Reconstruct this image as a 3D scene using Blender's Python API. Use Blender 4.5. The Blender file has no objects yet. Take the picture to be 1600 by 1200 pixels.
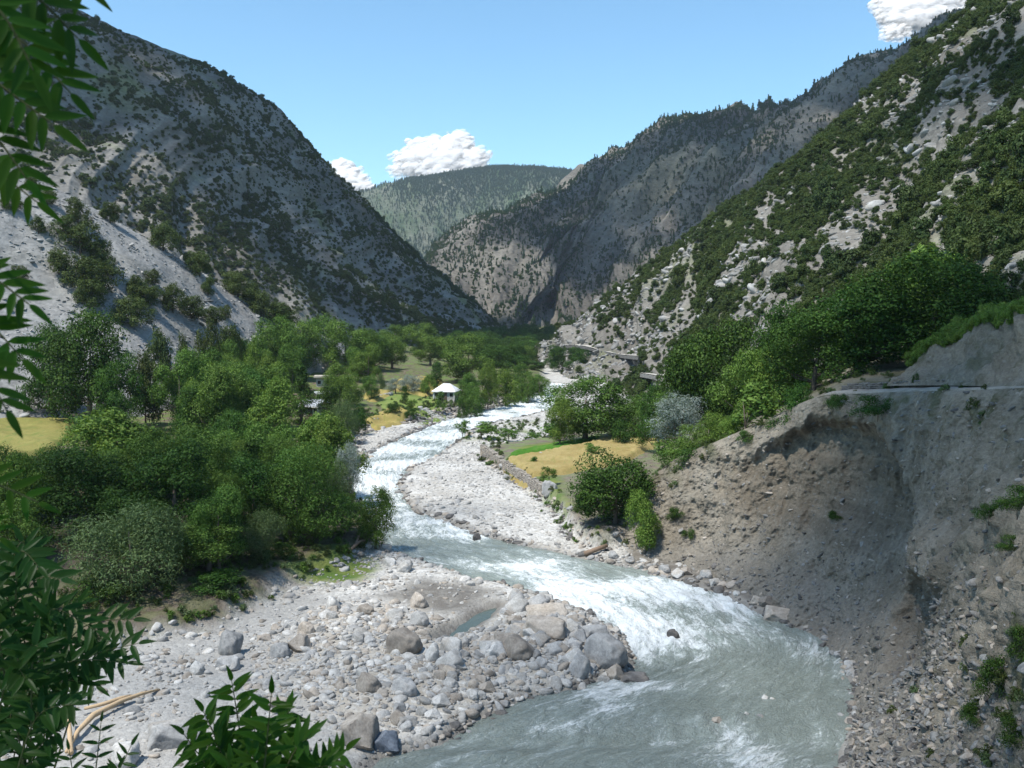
import bpy, bmesh, math, random
import numpy as np
from mathutils import Vector, Matrix, Euler
from mathutils.bvhtree import BVHTree

scene = bpy.context.scene
COL = scene.collection
R = math.radians

# ------------------------------------------------------------------ camera
H = 24.0                                  # eye height above the river at the near reach
FPX = 1570.0                              # focal length in pixels of a 1600 px wide picture
PITCH = math.atan(100.0 / FPX)
cam_d = bpy.data.cameras.new("camera")
cam_d.sensor_width = 36.0
cam_d.lens = 36.0 * FPX / 1600.0
cam_d.clip_start = 0.1
cam_d.clip_end = 60000
cam = bpy.data.objects.new("camera", cam_d)
COL.objects.link(cam)
cam.location = (0, 0, H)
cam.rotation_euler = (math.pi / 2 - PITCH, 0, 0)
scene.camera = cam
cam_d.dof.use_dof = True                   # the leaves hanging close to the lens are a little soft
cam_d.dof.focus_distance = 90
cam_d.dof.aperture_fstop = 5.6

# ------------------------------------------------------------------ sky, sun, exposure
SUN = np.array([-0.36, -0.30, 0.885]); SUN /= np.linalg.norm(SUN)      # towards the sun
world = bpy.data.worlds.new("World")
scene.world = world
world.use_nodes = True
wn, wl = world.node_tree.nodes, world.node_tree.links
wn.clear()
sky = wn.new("ShaderNodeTexSky")
sky.sky_type = 'NISHITA'
sky.sun_disc = False
sky.sun_elevation = math.asin(SUN[2])
sky.sun_rotation = math.atan2(SUN[0], SUN[1])
sky.altitude = 1500
sky.air_density = 1.0
sky.dust_density = 0.1
sky.ozone_density = 0.4
bg = wn.new("ShaderNodeBackground")
bg.inputs[1].default_value = 0.15
wo = wn.new("ShaderNodeOutputWorld")
tint = wn.new("ShaderNodeMix"); tint.data_type = 'RGBA'; tint.blend_type = 'MULTIPLY'; tint.inputs[0].default_value = 1.0
tint.inputs[7].default_value = (.74, 1.0, 1.02, 1)          # white balance of the whole sky
wl.new(sky.outputs[0], tint.inputs[6]); wl.new(tint.outputs[2], bg.inputs[0]); wl.new(bg.outputs[0], wo.inputs[0])
sun_d = bpy.data.lights.new("sun", 'SUN')
sun_d.energy = 4.2
sun_d.angle = R(0.53)
sun_d.color = (1.0, 0.955, 0.88)
sun = bpy.data.objects.new("sun", sun_d)
COL.objects.link(sun)
sun.rotation_euler = Vector((-SUN[0], -SUN[1], -SUN[2])).to_track_quat('-Z', 'Y').to_euler()
sun.location = (-40, -10, 200)
scene.view_settings.view_transform = 'Standard'
scene.view_settings.look = 'None'
scene.view_settings.exposure = 0.58
scene.view_settings.gamma = 1.0
scene.view_settings.use_curve_mapping = False
scene.render.engine = 'CYCLES'
scene.cycles.max_bounces = 7
scene.cycles.diffuse_bounces = 4
scene.cycles.glossy_bounces = 2
scene.cycles.transmission_bounces = 4
scene.cycles.transparent_max_bounces = 72
scene.cycles.volume_bounces = 1

# ------------------------------------------------------------------ noise
def _hash(ix, iy, iz, seed):
    h = (ix * 374761393 + iy * 668265263 + iz * 2147483647 + seed * 974634777) & 0xffffffff
    h = ((h ^ (h >> 13)) * 1274126177) & 0xffffffff
    h = ((h ^ (h >> 16)) * 2246822519) & 0xffffffff
    return h ^ (h >> 15)
_G = np.array([(1,1,0),(-1,1,0),(1,-1,0),(-1,-1,0),(1,0,1),(-1,0,1),(1,0,-1),(-1,0,-1),
               (0,1,1),(0,-1,1),(0,1,-1),(0,-1,-1),(1,1,0),(-1,1,0),(0,-1,1),(0,-1,-1)], float)
def noise(p, seed=0):
    p = np.asarray(p, float)
    i = np.floor(p).astype(np.int64); f = p - i
    u = f * f * f * (f * (f * 6 - 15) + 10)
    res = 0
    for dx in (0, 1):
        wx = u[:, 0] if dx else 1 - u[:, 0]
        for dy in (0, 1):
            wy = u[:, 1] if dy else 1 - u[:, 1]
            for dz in (0, 1):
                wz = u[:, 2] if dz else 1 - u[:, 2]
                g = _G[_hash(i[:, 0] + dx, i[:, 1] + dy, i[:, 2] + dz, seed) & 15]
                d = g[:, 0] * (f[:, 0] - dx) + g[:, 1] * (f[:, 1] - dy) + g[:, 2] * (f[:, 2] - dz)
                res = res + wx * wy * wz * d
    return res
def fbm(p, octv=4, seed=0, gain=.5):
    p = np.asarray(p, float); a, s, t = 1.0, 0, 0
    for k in range(octv):
        s = s + a * noise(p * 2.0 ** k + k * 17.3, seed + k); t += a; a *= gain
    return s / t * 1.6
def ridged(p, octv=4, seed=0, gain=.5):
    p = np.asarray(p, float); a, s, t = 1.0, 0, 0
    for k in range(octv):
        s = s + a * (1 - np.abs(noise(p * 2.0 ** k + k * 11.7, seed + k)) * 2.2); t += a; a *= gain
    return s / t
def sstep(a, b, x):
    t = np.clip((x - a) / (b - a), 0, 1)
    return t * t * (3 - 2 * t)

# ------------------------------------------------------------------ picture rays -> places
CP, SP = math.cos(PITCH), math.sin(PITCH)
def ray(px, py):
    v = (600.0 - py) / FPX
    y = CP + v * SP
    return (px - 800.0) / FPX / y, (-SP + v * CP) / y
def at(px, py, D):
    a, b = ray(px, py)
    return np.array([a * D, D, H + b * D])
SLOPE = 0.012
def zr(y):
    return SLOPE * (np.asarray(y, float) - 60.0)
def W(px, py, off=0.0):
    a, b = ray(px, py)
    y = (H + SLOPE * 60 - off) / (SLOPE - b)
    return np.array([a * y, y])
def poly(pts, off=0.0):
    return np.array([W(p[0], p[1], off) for p in pts])
def sdist(x, y, P):
    """signed distance to polygon P, positive inside"""
    x = np.asarray(x, float); y = np.asarray(y, float)
    d2 = np.full(x.shape, 1e18); ins = np.zeros(x.shape, bool)
    n = len(P)
    for i in range(n):
        ax, ay = P[i]; bx, by = P[(i + 1) % n]
        ex, ey = bx - ax, by - ay
        t = np.clip(((x - ax) * ex + (y - ay) * ey) / (ex * ex + ey * ey + 1e-12), 0, 1)
        d2 = np.minimum(d2, (x - ax - t * ex) ** 2 + (y - ay - t * ey) ** 2)
        c = ((ay > y) != (by > y))
        ins ^= c & (x < (bx - ax) * (y - ay) / (by - ay + 1e-15) + ax)
    d = np.sqrt(d2)
    return np.where(ins, d, -d)

# ------------------------------------------------------------------ mesh / object helpers
def mesh_np(name, V, F, mat=None, attrs=None, smooth=True):
    V = np.asarray(V, np.float32); F = np.asarray(F, np.int32)
    me = bpy.data.meshes.new(name)
    me.vertices.add(len(V)); me.vertices.foreach_set("co", V.ravel())
    k = F.shape[1]
    me.loops.add(F.size); me.loops.foreach_set("vertex_index", F.ravel())
    me.polygons.add(len(F))
    me.polygons.foreach_set("loop_start", np.arange(0, F.size, k, dtype=np.int32))
    me.polygons.foreach_set("loop_total", np.full(len(F), k, np.int32))
    if smooth:
        me.polygons.foreach_set("use_smooth", np.ones(len(F), bool))
    for an, av in (attrs or {}).items():
        av = np.asarray(av, np.float32)
        if av.ndim == 1:
            a = me.attributes.new(an, 'FLOAT', 'POINT'); a.data.foreach_set("value", av)
        else:
            a = me.attributes.new(an, 'FLOAT_VECTOR', 'POINT'); a.data.foreach_set("vector", av.ravel())
    me.update(calc_edges=True)
    if mat: me.materials.append(mat)
    return me
def obj(name, me, parent=None, loc=None, rot=None, scale=None):
    o = bpy.data.objects.new(name, me); COL.objects.link(o)
    if parent: o.parent = parent
    if loc is not None: o.location = loc
    if rot is not None: o.rotation_euler = rot
    if scale is not None: o.scale = scale if hasattr(scale, '__len__') else (scale,) * 3
    return o
def tag(o, label=None, cat=None, group=None, kind=None):
    if label: o["label"] = label
    if cat: o["category"] = cat
    if group: o["group"] = group
    if kind: o["kind"] = kind
    return o
def thing(name, label, cat, loc=(0, 0, 0), rz=0.0, group=None):
    o = bpy.data.objects.new(name, None); COL.objects.link(o)
    o.empty_display_size = .3
    o.location = loc; o.rotation_euler = (0, 0, rz)
    return tag(o, label, cat, group)
def gridfaces(nv, nu):
    i = np.arange(nv - 1)[:, None] * nu + np.arange(nu - 1)[None, :]
    return np.stack([i, i + 1, i + nu + 1, i + nu], -1).reshape(-1, 4)

class MB:
    """collects simple solids into one mesh"""
    def __init__(s): s.V = []; s.F = []
    def add(s, V, F):
        n = len(s.V); s.V += [tuple(v) for v in V]; s.F += [tuple(i + n for i in f) for f in F]
    def box(s, c, d, rz=0.0, M=None):
        V = []
        for k in range(8):
            v = Vector(((k & 1) - .5, ((k >> 1) & 1) - .5, ((k >> 2) & 1) - .5))
            v = Vector((v.x * d[0], v.y * d[1], v.z * d[2]))
            if M is not None: v = M @ v
            elif rz: v.rotate(Euler((0, 0, rz)))
            V.append(v + Vector(c))
        s.add(V, [(0, 2, 3, 1), (4, 5, 7, 6), (0, 1, 5, 4), (2, 6, 7, 3), (0, 4, 6, 2), (1, 3, 7, 5)])
    def tube(s, pts, rad, n=7):
        pts = [Vector(p) for p in pts]; V = []; F = []
        for i, p in enumerate(pts):
            t = (pts[min(i + 1, len(pts) - 1)] - pts[max(i - 1, 0)]).normalized()
            a = t.orthogonal().normalized() if i == 0 else (a - t * a.dot(t)).normalized()
            b = t.cross(a)
            for k in range(n):
                w = 2 * math.pi * k / n
                V.append(p + (a * math.cos(w) + b * math.sin(w)) * rad[i])
        for i in range(len(pts) - 1):
            for k in range(n):
                k2 = (k + 1) % n
                F.append((i * n + k, i * n + k2, (i + 1) * n + k2, (i + 1) * n + k))
        F.append(tuple(range(n))[::-1]); F.append(tuple((len(pts) - 1) * n + k for k in range(n)))
        s.add(V, F)
    def mesh(s, name, mat, smooth=False):
        me = bpy.data.meshes.new(name)
        me.from_pydata(s.V, [], s.F); me.update()
        if smooth:
            me.polygons.foreach_set("use_smooth", np.ones(len(me.polygons), bool))
        if mat: me.materials.append(mat)
        return me
    def build(s, name, mat, parent=None, smooth=False):
        return obj(name, s.mesh(name, mat, smooth), parent)

# ------------------------------------------------------------------ material helpers
class NT:
    def __init__(s, name):
        s.m = bpy.data.materials.new(name); s.m.use_nodes = True
        s.t = s.m.node_tree; s.n = s.t.nodes; s.l = s.t.links; s.n.clear()
        s.out = s.n.new("ShaderNodeOutputMaterial")
    def set(s, sock, v):
        if isinstance(v, bpy.types.NodeSocket): s.l.new(v, sock)
        elif isinstance(v, (tuple, list)) and len(v) == 3 and sock.type == 'RGBA': sock.default_value = (*v, 1)
        else: sock.default_value = v
    def attr(s, name, out="Fac"):
        a = s.n.new("ShaderNodeAttribute"); a.attribute_name = name; return a.outputs[out]
    def obco(s):
        return s.n.new("ShaderNodeTexCoord").outputs["Object"]
    def geo(s, o="Position"):
        return s.n.new("ShaderNodeNewGeometry").outputs[o]
    def rnd(s):
        return s.n.new("ShaderNodeObjectInfo").outputs["Random"]
    def mapv(s, v, scale=(1, 1, 1), loc=(0, 0, 0)):
        m = s.n.new("ShaderNodeMapping"); s.set(m.inputs[0], v)
        m.inputs["Scale"].default_value = scale; m.inputs["Location"].default_value = loc
        return m.outputs[0]
    def noise(s, v, scale, detail=4, rough=.55, dist=0.0, col=False):
        t = s.n.new("ShaderNodeTexNoise"); s.set(t.inputs["Vector"], v)
        t.inputs["Scale"].default_value = scale; t.inputs["Detail"].default_value = detail
        t.inputs["Roughness"].default_value = rough; t.inputs["Distortion"].default_value = dist
        return t.outputs["Color" if col else "Fac"]
    def voro(s, v, scale, out="Distance", feature='F1', rnd=1.0):
        t = s.n.new("ShaderNodeTexVoronoi"); t.feature = feature; s.set(t.inputs["Vector"], v)
        t.inputs["Scale"].default_value = scale; t.inputs["Randomness"].default_value = rnd
        return t.outputs[out]
    def ramp(s, f, stops, interp='LINEAR'):
        r = s.n.new("ShaderNodeValToRGB"); s.set(r.inputs[0], f); cr = r.color_ramp; cr.interpolation = interp
        while len(cr.elements) < len(stops): cr.elements.new(.5)
        for e, (p, c) in zip(cr.elements, stops):
            e.position = p; e.color = (c, c, c, 1) if not hasattr(c, '__len__') else (*c, 1)
        return r.outputs[0]
    def math(s, op, a, b=0.0, c=0.0, clamp=False):
        m = s.n.new("ShaderNodeMath"); m.operation = op; m.use_clamp = clamp
        s.set(m.inputs[0], a); s.set(m.inputs[1], b); s.set(m.inputs[2], c)
        return m.outputs[0]
    def mix(s, f, a, b, mode='MIX'):
        m = s.n.new("ShaderNodeMix"); m.data_type = 'RGBA'; m.blend_type = mode
        s.set(m.inputs[0], f); s.set(m.inputs[6], a); s.set(m.inputs[7], b)
        return m.outputs[2]
    def bump(s, h, dist, strength=1.0, nrm=None):
        b = s.n.new("ShaderNodeBump"); b.inputs["Strength"].default_value = strength
        b.inputs["Distance"].default_value = dist; s.set(b.inputs["Height"], h)
        if nrm is not None: s.l.new(nrm, b.inputs["Normal"])
        return b.outputs[0]
    def pbsdf(s, col, rough=.9, spec=.2, nrm=None, **kw):
        b = s.n.new("ShaderNodeBsdfPrincipled"); s.set(b.inputs["Base Color"], col)
        s.set(b.inputs["Roughness"], rough); s.set(b.inputs["Specular IOR Level"], spec)
        if nrm is not None: s.l.new(nrm, b.inputs["Normal"])
        for k, v in kw.items(): s.set(b.inputs[k], v)
        return b.outputs[0]
    def finish(s, sh):
        s.l.new(sh, s.out.inputs[0]); return s.m

def sm(t, a, b, x):
    """smoothstep-ish clamp in nodes"""
    m = t.n.new("ShaderNodeMapRange"); m.interpolation_type = 'SMOOTHSTEP'
    t.set(m.inputs[0], x); m.inputs[1].default_value = a; m.inputs[2].default_value = b
    return m.outputs[0]

def mat_slope(name, rock, scree, grass, gs, streak=(.05, .012), grass_amt=.45, bump=.6, fine=1.0, scree_bias=.5):
    """mountain side: rock broken by scree chutes that run downhill and thin dry grass"""
    t = NT(name); p = t.geo(); fl = t.attr("flow", "Vector")
    st = t.noise(t.mapv(fl, (streak[0], streak[1], 1)), 1.0, 6, .6, .4); ch = t.attr('chute')
    pat = t.noise(p, gs, 5, .6); fn0 = t.noise(p, gs * 6, 5, .65)
    fn = t.noise(p, gs * 14, 4, .6)
    blocks = t.voro(t.mapv(p, (1, 1, 1.6)), gs * 22, "Color")
    base = t.mix(sm(t, scree_bias - .08, scree_bias + .1, t.math('ADD', t.math('MULTIPLY', st, .75), t.math('MULTIPLY', pat, .25))), rock, scree)
    chn = t.math('ADD', ch, t.math('MULTIPLY', t.math('SUBTRACT', fn0, .5), 1.1))
    base = t.mix(t.math('MULTIPLY', sm(t, .30, .75, chn), .6), base, tuple(q * 1.18 for q in scree))
    base = t.mix(t.math('MULTIPLY', sm(t, .52, .66, t.noise(p, gs * .8, 4, .6, .3)), grass_amt), base, grass)
    v = t.math('ADD', t.math('MULTIPLY', fn, .9), .55)
    base = t.mix(1.0, base, t.ramp(v, [(0, .45), (1, 1.0)]), 'MULTIPLY')
    bw = t.n.new("ShaderNodeRGBToBW"); t.l.new(blocks, bw.inputs[0])
    base = t.mix(.45, base, t.mix(1.0, base, t.ramp(bw.outputs[0], [(.1, .55), (.8, 1.25)]), 'MULTIPLY'))
    h = t.math('ADD', fn, t.math('MULTIPLY', bw.outputs[0], .5))
    n = t.bump(h, bump / gs / 30 * fine, .9)
    return t.finish(t.pbsdf(base, .95, .1, n))
# ------------------------------------------------------------------ river course (water level)
LB = [(855,598),(838,612),(790,632),(745,645),(700,655),(650,675),(610,692),(575,712),(548,742),(545,772),(568,800),(590,830),
      (605,858),(650,873),(720,897),(800,917),(860,935),(925,958),(975,995),(992,1030),(985,1052),(920,1070),(830,1092),(735,1130),
      (690,1165),(600,1185),(500,1260),(440,1350)]
RB = [(882,600),(874,615),(866,640),(800,655),(745,668),(715,690),(680,715),(640,732),(620,757),(632,780),(650,802),(690,812),
      (745,835),(805,850),(870,865),(930,877),(1000,890),(1060,910),(1130,930),(1190,962),(1270,990),(1310,1025),(1325,1065),(1322,1110),
      (1305,1160),(1300,1200),(1290,1300),(1280,1500)]
FO = [.8,.9,.95,.97,.95,.95,.94,.94,1.0,1.0,.88,.78,.7,.64,.62,.7,.82,.92,.88,.78,.64,.56,.50,.47,.47,.48,.48,.48]
LBw, RBw = poly(LB), poly(RB)
RIVER = np.concatenate([LBw, RBw[::-1]])
LT = np.concatenate([poly([(-300,1075),(60,1060),(215,1012),(350,985),(468,918),(556,886),(596,856),(574,800),(540,755),(545,712),(556,682),
                           (600,666),(650,662),(705,648),(760,637),(835,616),(850,602),(850,580),(830,562),(800,552)]),
                     np.array([[-500., 620.], [-500., 55.]])])
RT = poly([(757,708),(800,738),(850,772),(872,792),(897,828),(930,850),(985,842),(1100,800),(1350,690),(1350,620),(1150,610),(1040,622),(985,642),
           (900,680),(850,692),(790,700)], 1.0)
BAR = poly([(380,1010),(470,960),(560,945),(650,950),(760,985),(830,930),(930,965),(985,1010),(960,1050),(830,1075),(730,1120),(600,1150),(420,1120)], .4)
POOL = poly([(735,958),(775,944),(792,946),(770,968),(735,992),(700,1008),(668,1012),(690,988)])
DAMP = poly([(600,930),(650,905),(740,915),(790,928),(760,960),(700,975),(640,960),(560,940)])
RRIM = poly([(960,885),(1060,912),(1130,932),(1190,964),(1262,988),(1300,1012),(1318,1050),(1316,1110),(1300,1160),(1290,1260),(1420,1260),(1420,1000),(1280,950),(1100,880),(980,862)])
NEARG = poly([(-200,1400),(-200,1060),(230,1010),(470,930),(540,945),(480,985),(440,1040),(430,1110),(560,1160),(560,1400)])
MIDBAR = poly([(735,668),(850,655),(870,665),(870,700),(830,706),(760,700),(715,692)], .3)

def ground_off(x, y):
    x = np.asarray(x, float); y = np.asarray(y, float)
    z0 = np.zeros_like(x)
    p = np.stack([x, y, z0], -1)
    off = .45 + .28 * fbm(p / 13, 3, 3) + .12 * fbm(p / 2.6, 3, 5)
    off += .55 * sstep(-1, 6, sdist(x, y, BAR))
    off = off - .75 * sstep(-.8, 1.6, sdist(x, y, POOL))
    wob = .6 * fbm(p / 3.0, 3, 9)
    dl = sdist(x, y, LT) + wob
    off += sstep(-.6, 2.4, dl) * (1.3 + .5 * fbm(p / 9, 2, 12)) + np.clip(dl, 0, 95) * .075
    dr = sdist(x, y, RT) + .4 * wob
    off += sstep(-.3, .7, dr) * 1.6 + np.clip(dr, 0, 60) * .045
    k = sstep(-1.6, 2.4, sdist(x, y, RIVER) + .45 * wob)
    off = off * (1 - k) - 1.0 * k
    return off
def ground_z(x, y):
    x = np.asarray(x, float); y = np.asarray(y, float)
    sh = x.shape; x = x.ravel(); y = y.ravel()
    z = zr(y) + ground_off(x, y)
    bank = 22.2 - .484 * y
    z = np.maximum(z, bank)
    far = sstep(700, 2600, y) * 40
    z = z + far - 25 * sstep(900, 1500, np.abs(x) + y * .2)
    return z.reshape(sh)
def gz1(x, y):
    return float(ground_z(np.array([x]), np.array([y]))[0])
def hit_ground(px, py, lo=30, hi=700):
    """where the sight line through a picture point first meets the valley floor"""
    D = np.geomspace(lo, hi, 700); a, b = ray(px, py)
    g = ground_z(a * D, D); r = H + b * D
    i = np.argmax(r < g)
    return np.array([a * D[i], D[i], g[i]]) if (r < g).any() else None

# ------------------------------------------------------------------ floor of the valley
def build_ground():
    Y = np.concatenate([np.linspace(4, 40, 26)[:-1], np.geomspace(40, 340, 390), np.geomspace(345, 9000, 70)])
    U = np.concatenate([np.linspace(-3.0, -.72, 24)[:-1], np.linspace(-.72, .62, 430), np.linspace(.66, 3.0, 24)])
    YY, UU = np.meshgrid(Y, U, indexing='ij')
    X = UU * YY
    x, y = X.ravel(), YY.ravel()
    z = ground_z(x, y)
    V = np.stack([x, y, z], -1)
    soil = sstep(-1.5, 2.0, sdist(x, y, LT) + 1.5 * fbm(V / 4, 3, 31))
    soil = np.maximum(soil, .9 * sstep(-.5, 1.0, sdist(x, y, RT)))
    damp = np.maximum(sstep(-1, 2.5, sdist(x, y, DAMP)), sstep(-1.2, .5, sdist(x, y, POOL)))
    soil = np.maximum(soil, sstep(380, 470, y))
    rv = sdist(x, y, RIVER)
    damp = np.maximum(damp, sstep(-1.3, -.2, rv) * .85)
    damp = np.maximum(damp, 1.0 * sstep(-.5, 1.5, sdist(x, y, RRIM)))
    grass = np.zeros_like(x)
    for P_, o in GRASS:
        grass = np.maximum(grass, sstep(-.8, 1.6, sdist(x, y, poly(P_, o)) + 1.2 * fbm(V / 2.5, 3, 40)))
    mid = sstep(-1, 4, sdist(x, y, MIDBAR)) * .75
    grass = np.maximum(grass, mid * sstep(-.1, .35, fbm(V / 5, 3, 44)))
    me = mesh_np("ground", V, gridfaces(len(Y), len(U)), mat_ground(), {"soil": soil, "damp": damp, "grass": grass, "green": .3 + .68 * sstep(110, 190, y), "sandy": sstep(-2, 2, sdist(x, y, BAR)), "greyg": sstep(-2.5, 2, sdist(x, y, NEARG) + 1.5 * fbm(V / 4, 3, 47))})
    return tag(obj("ground", me), kind="structure")
GRASS = [([(585,630),(600,622),(645,619),(698,622),(696,641),(640,641),(598,640)], 2.5),
         ([(650,646),(690,643),(730,645),(700,656),(655,657)], 1.5),
         ([(600,607),(640,604),(660,614),(610,618)], 3.5),
         ([(800,705),(850,700),(935,686),(960,690),(850,712),(820,716)], 1.6),
         ([(560,662),(600,655),(560,672)], 2.0),
         ([(440,895),(520,862),(590,860),(600,885),(540,905)], 1.0),
         ([(-120,700),(20,696),(60,690),(30,735),(-100,760)], 6.0),
         ([(820,745),(870,745),(900,800),(880,800),(850,770)], 1.6)]
def mat_ground():
    t = NT("valley_floor"); p = t.geo()
    so, da, gr = t.attr("soil"), t.attr("damp"), t.attr("grass")
    big = t.noise(p, .12, 4, .6); med = t.noise(p, 1.1, 5, .65); fn = t.noise(p, 9, 4, .7)
    peb = t.voro(p, 3.2, "Color"); pebd = t.voro(p, 3.2)
    peb2 = t.voro(p, 9.0, "Color"); pebd2 = t.voro(p, 9.0)
    bw = t.n.new("ShaderNodeRGBToBW"); t.l.new(peb, bw.inputs[0])
    bw2 = t.n.new("ShaderNodeRGBToBW"); t.l.new(peb2, bw2.inputs[0])
    grav = t.mix(sm(t, .35, .65, big), (.42, .405, .375), (.54, .53, .50))
    pv = t.math('ADD', t.math('MULTIPLY', bw.outputs[0], .55), t.math('MULTIPLY', bw2.outputs[0], .45))
    grav = t.mix(1.0, grav, t.ramp(pv, [(.15, .5), (.5, .95), (.85, 1.25)]), 'MULTIPLY')
    grav = t.mix(t.math('MULTIPLY', sm(t, .5, .64, med), .5), grav, (.36, .32, .265))
    grav = t.mix(t.math('MULTIPLY', t.attr('sandy'), sm(t, .3, .6, med)), grav, (.37, .335, .28))
    grav = t.mix(t.math('MULTIPLY', t.attr('greyg'), .85), grav, t.mix(pv, (.25, .243, .23), (.375, .365, .34)))
    dampc = t.mix(sm(t, .42, .6, med), (.15, .135, .115), (.21, .195, .17))
    c = t.mix(da, grav, dampc)
    soil = t.mix(sm(t, .38, .62, med), (.085, .066, .046), (.155, .125, .09))
    soil = t.mix(t.math('MULTIPLY', sm(t, .42, .58, t.noise(p, .5, 4, .6)), t.attr('green')), soil, (.115, .165, .042))
    c = t.mix(so, c, soil)
    grc = t.mix(sm(t, .35, .65, t.noise(p, .35, 4, .6)), (.09, .155, .03), (.20, .22, .06))
    grc = t.mix(t.math('MULTIPLY', fn, .55), grc, (.06, .10, .02))
    c = t.mix(gr, c, grc)
    h = t.math('ADD', t.math('MULTIPLY', t.math('SUBTRACT', 1.0, pebd), .6), t.math('ADD', t.math('MULTIPLY', fn, .4), t.math('MULTIPLY', pebd2, -.3)))
    n = t.bump(h, .12, .9)
    return t.finish(t.pbsdf(c, t.math('SUBTRACT', .95, t.math('MULTIPLY', da, .35)), .25, n))

# ------------------------------------------------------------------ water
def mat_water():
    t = NT("river_water"); fl = t.attr("flow", "Vector"); fo = t.attr("foam")
    n1 = t.noise(t.mapv(fl, (.26, .58, 1)), 1.0, 8, .66, 1.0)
    n2 = t.noise(t.mapv(fl, (1.0, 1.55, 1)), 1.0, 6, .7, 1.5)
    n3 = t.noise(t.mapv(fl, (5.5, 8.5, 1)), 1.0, 3, .6, .5)
    s = t.math('ADD', t.math('MULTIPLY', n1, .44), t.math('ADD', t.math('MULTIPLY', n2, .42), t.math('MULTIPLY', n3, .16)))
    thr = t.math('SUBTRACT', .71, t.math('MULTIPLY', fo, .30))
    d = t.math('SUBTRACT', s, thr)
    foam = sm(t, -.03, .13, d)
    veil = sm(t, -.16, .10, d)
    deep = t.mix(t.noise(t.mapv(fl, (.05, .12, 1)), 1.0, 3), (.195, .23, .20), (.26, .295, .265))
    silt = t.mix(t.math('MULTIPLY', veil, .55), deep, (.46, .52, .50))
    col = t.mix(foam, silt, (.80, .84, .84))
    h = t.math('ADD', t.math('MULTIPLY', n2, .8), t.math('MULTIPLY', n3, .35))
    nr = t.bump(h, .6, .85)
    rough = t.math('ADD', .10, t.math('MULTIPLY', foam, .6))
    b = t.n.new("ShaderNodeBsdfPrincipled")
    t.set(b.inputs["Base Color"], col); t.set(b.inputs["Roughness"], rough); b.inputs["IOR"].default_value = 1.33
    t.l.new(nr, b.inputs["Normal"])
    return t.finish(b.outputs[0])
def cr_resample(P, n, closed=False, tt=None):
    """Catmull-Rom through control points, n samples uniform in index"""
    P = np.asarray(P, float); m = len(P)
    t = np.linspace(0, m - 1, n) if tt is None else tt
    i = np.clip(np.floor(t).astype(int), 0, m - 2); f = (t - i)[:, None]
    p0 = P[np.clip(i - 1, 0, m - 1)]; p1 = P[i]; p2 = P[i + 1]; p3 = P[np.clip(i + 2, 0, m - 1)]
    return .5 * (2 * p1 + (p2 - p0) * f + (2 * p0 - 5 * p1 + 4 * p2 - p3) * f ** 2 + (3 * p1 - p0 - 3 * p2 + p3) * f ** 3)
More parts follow.
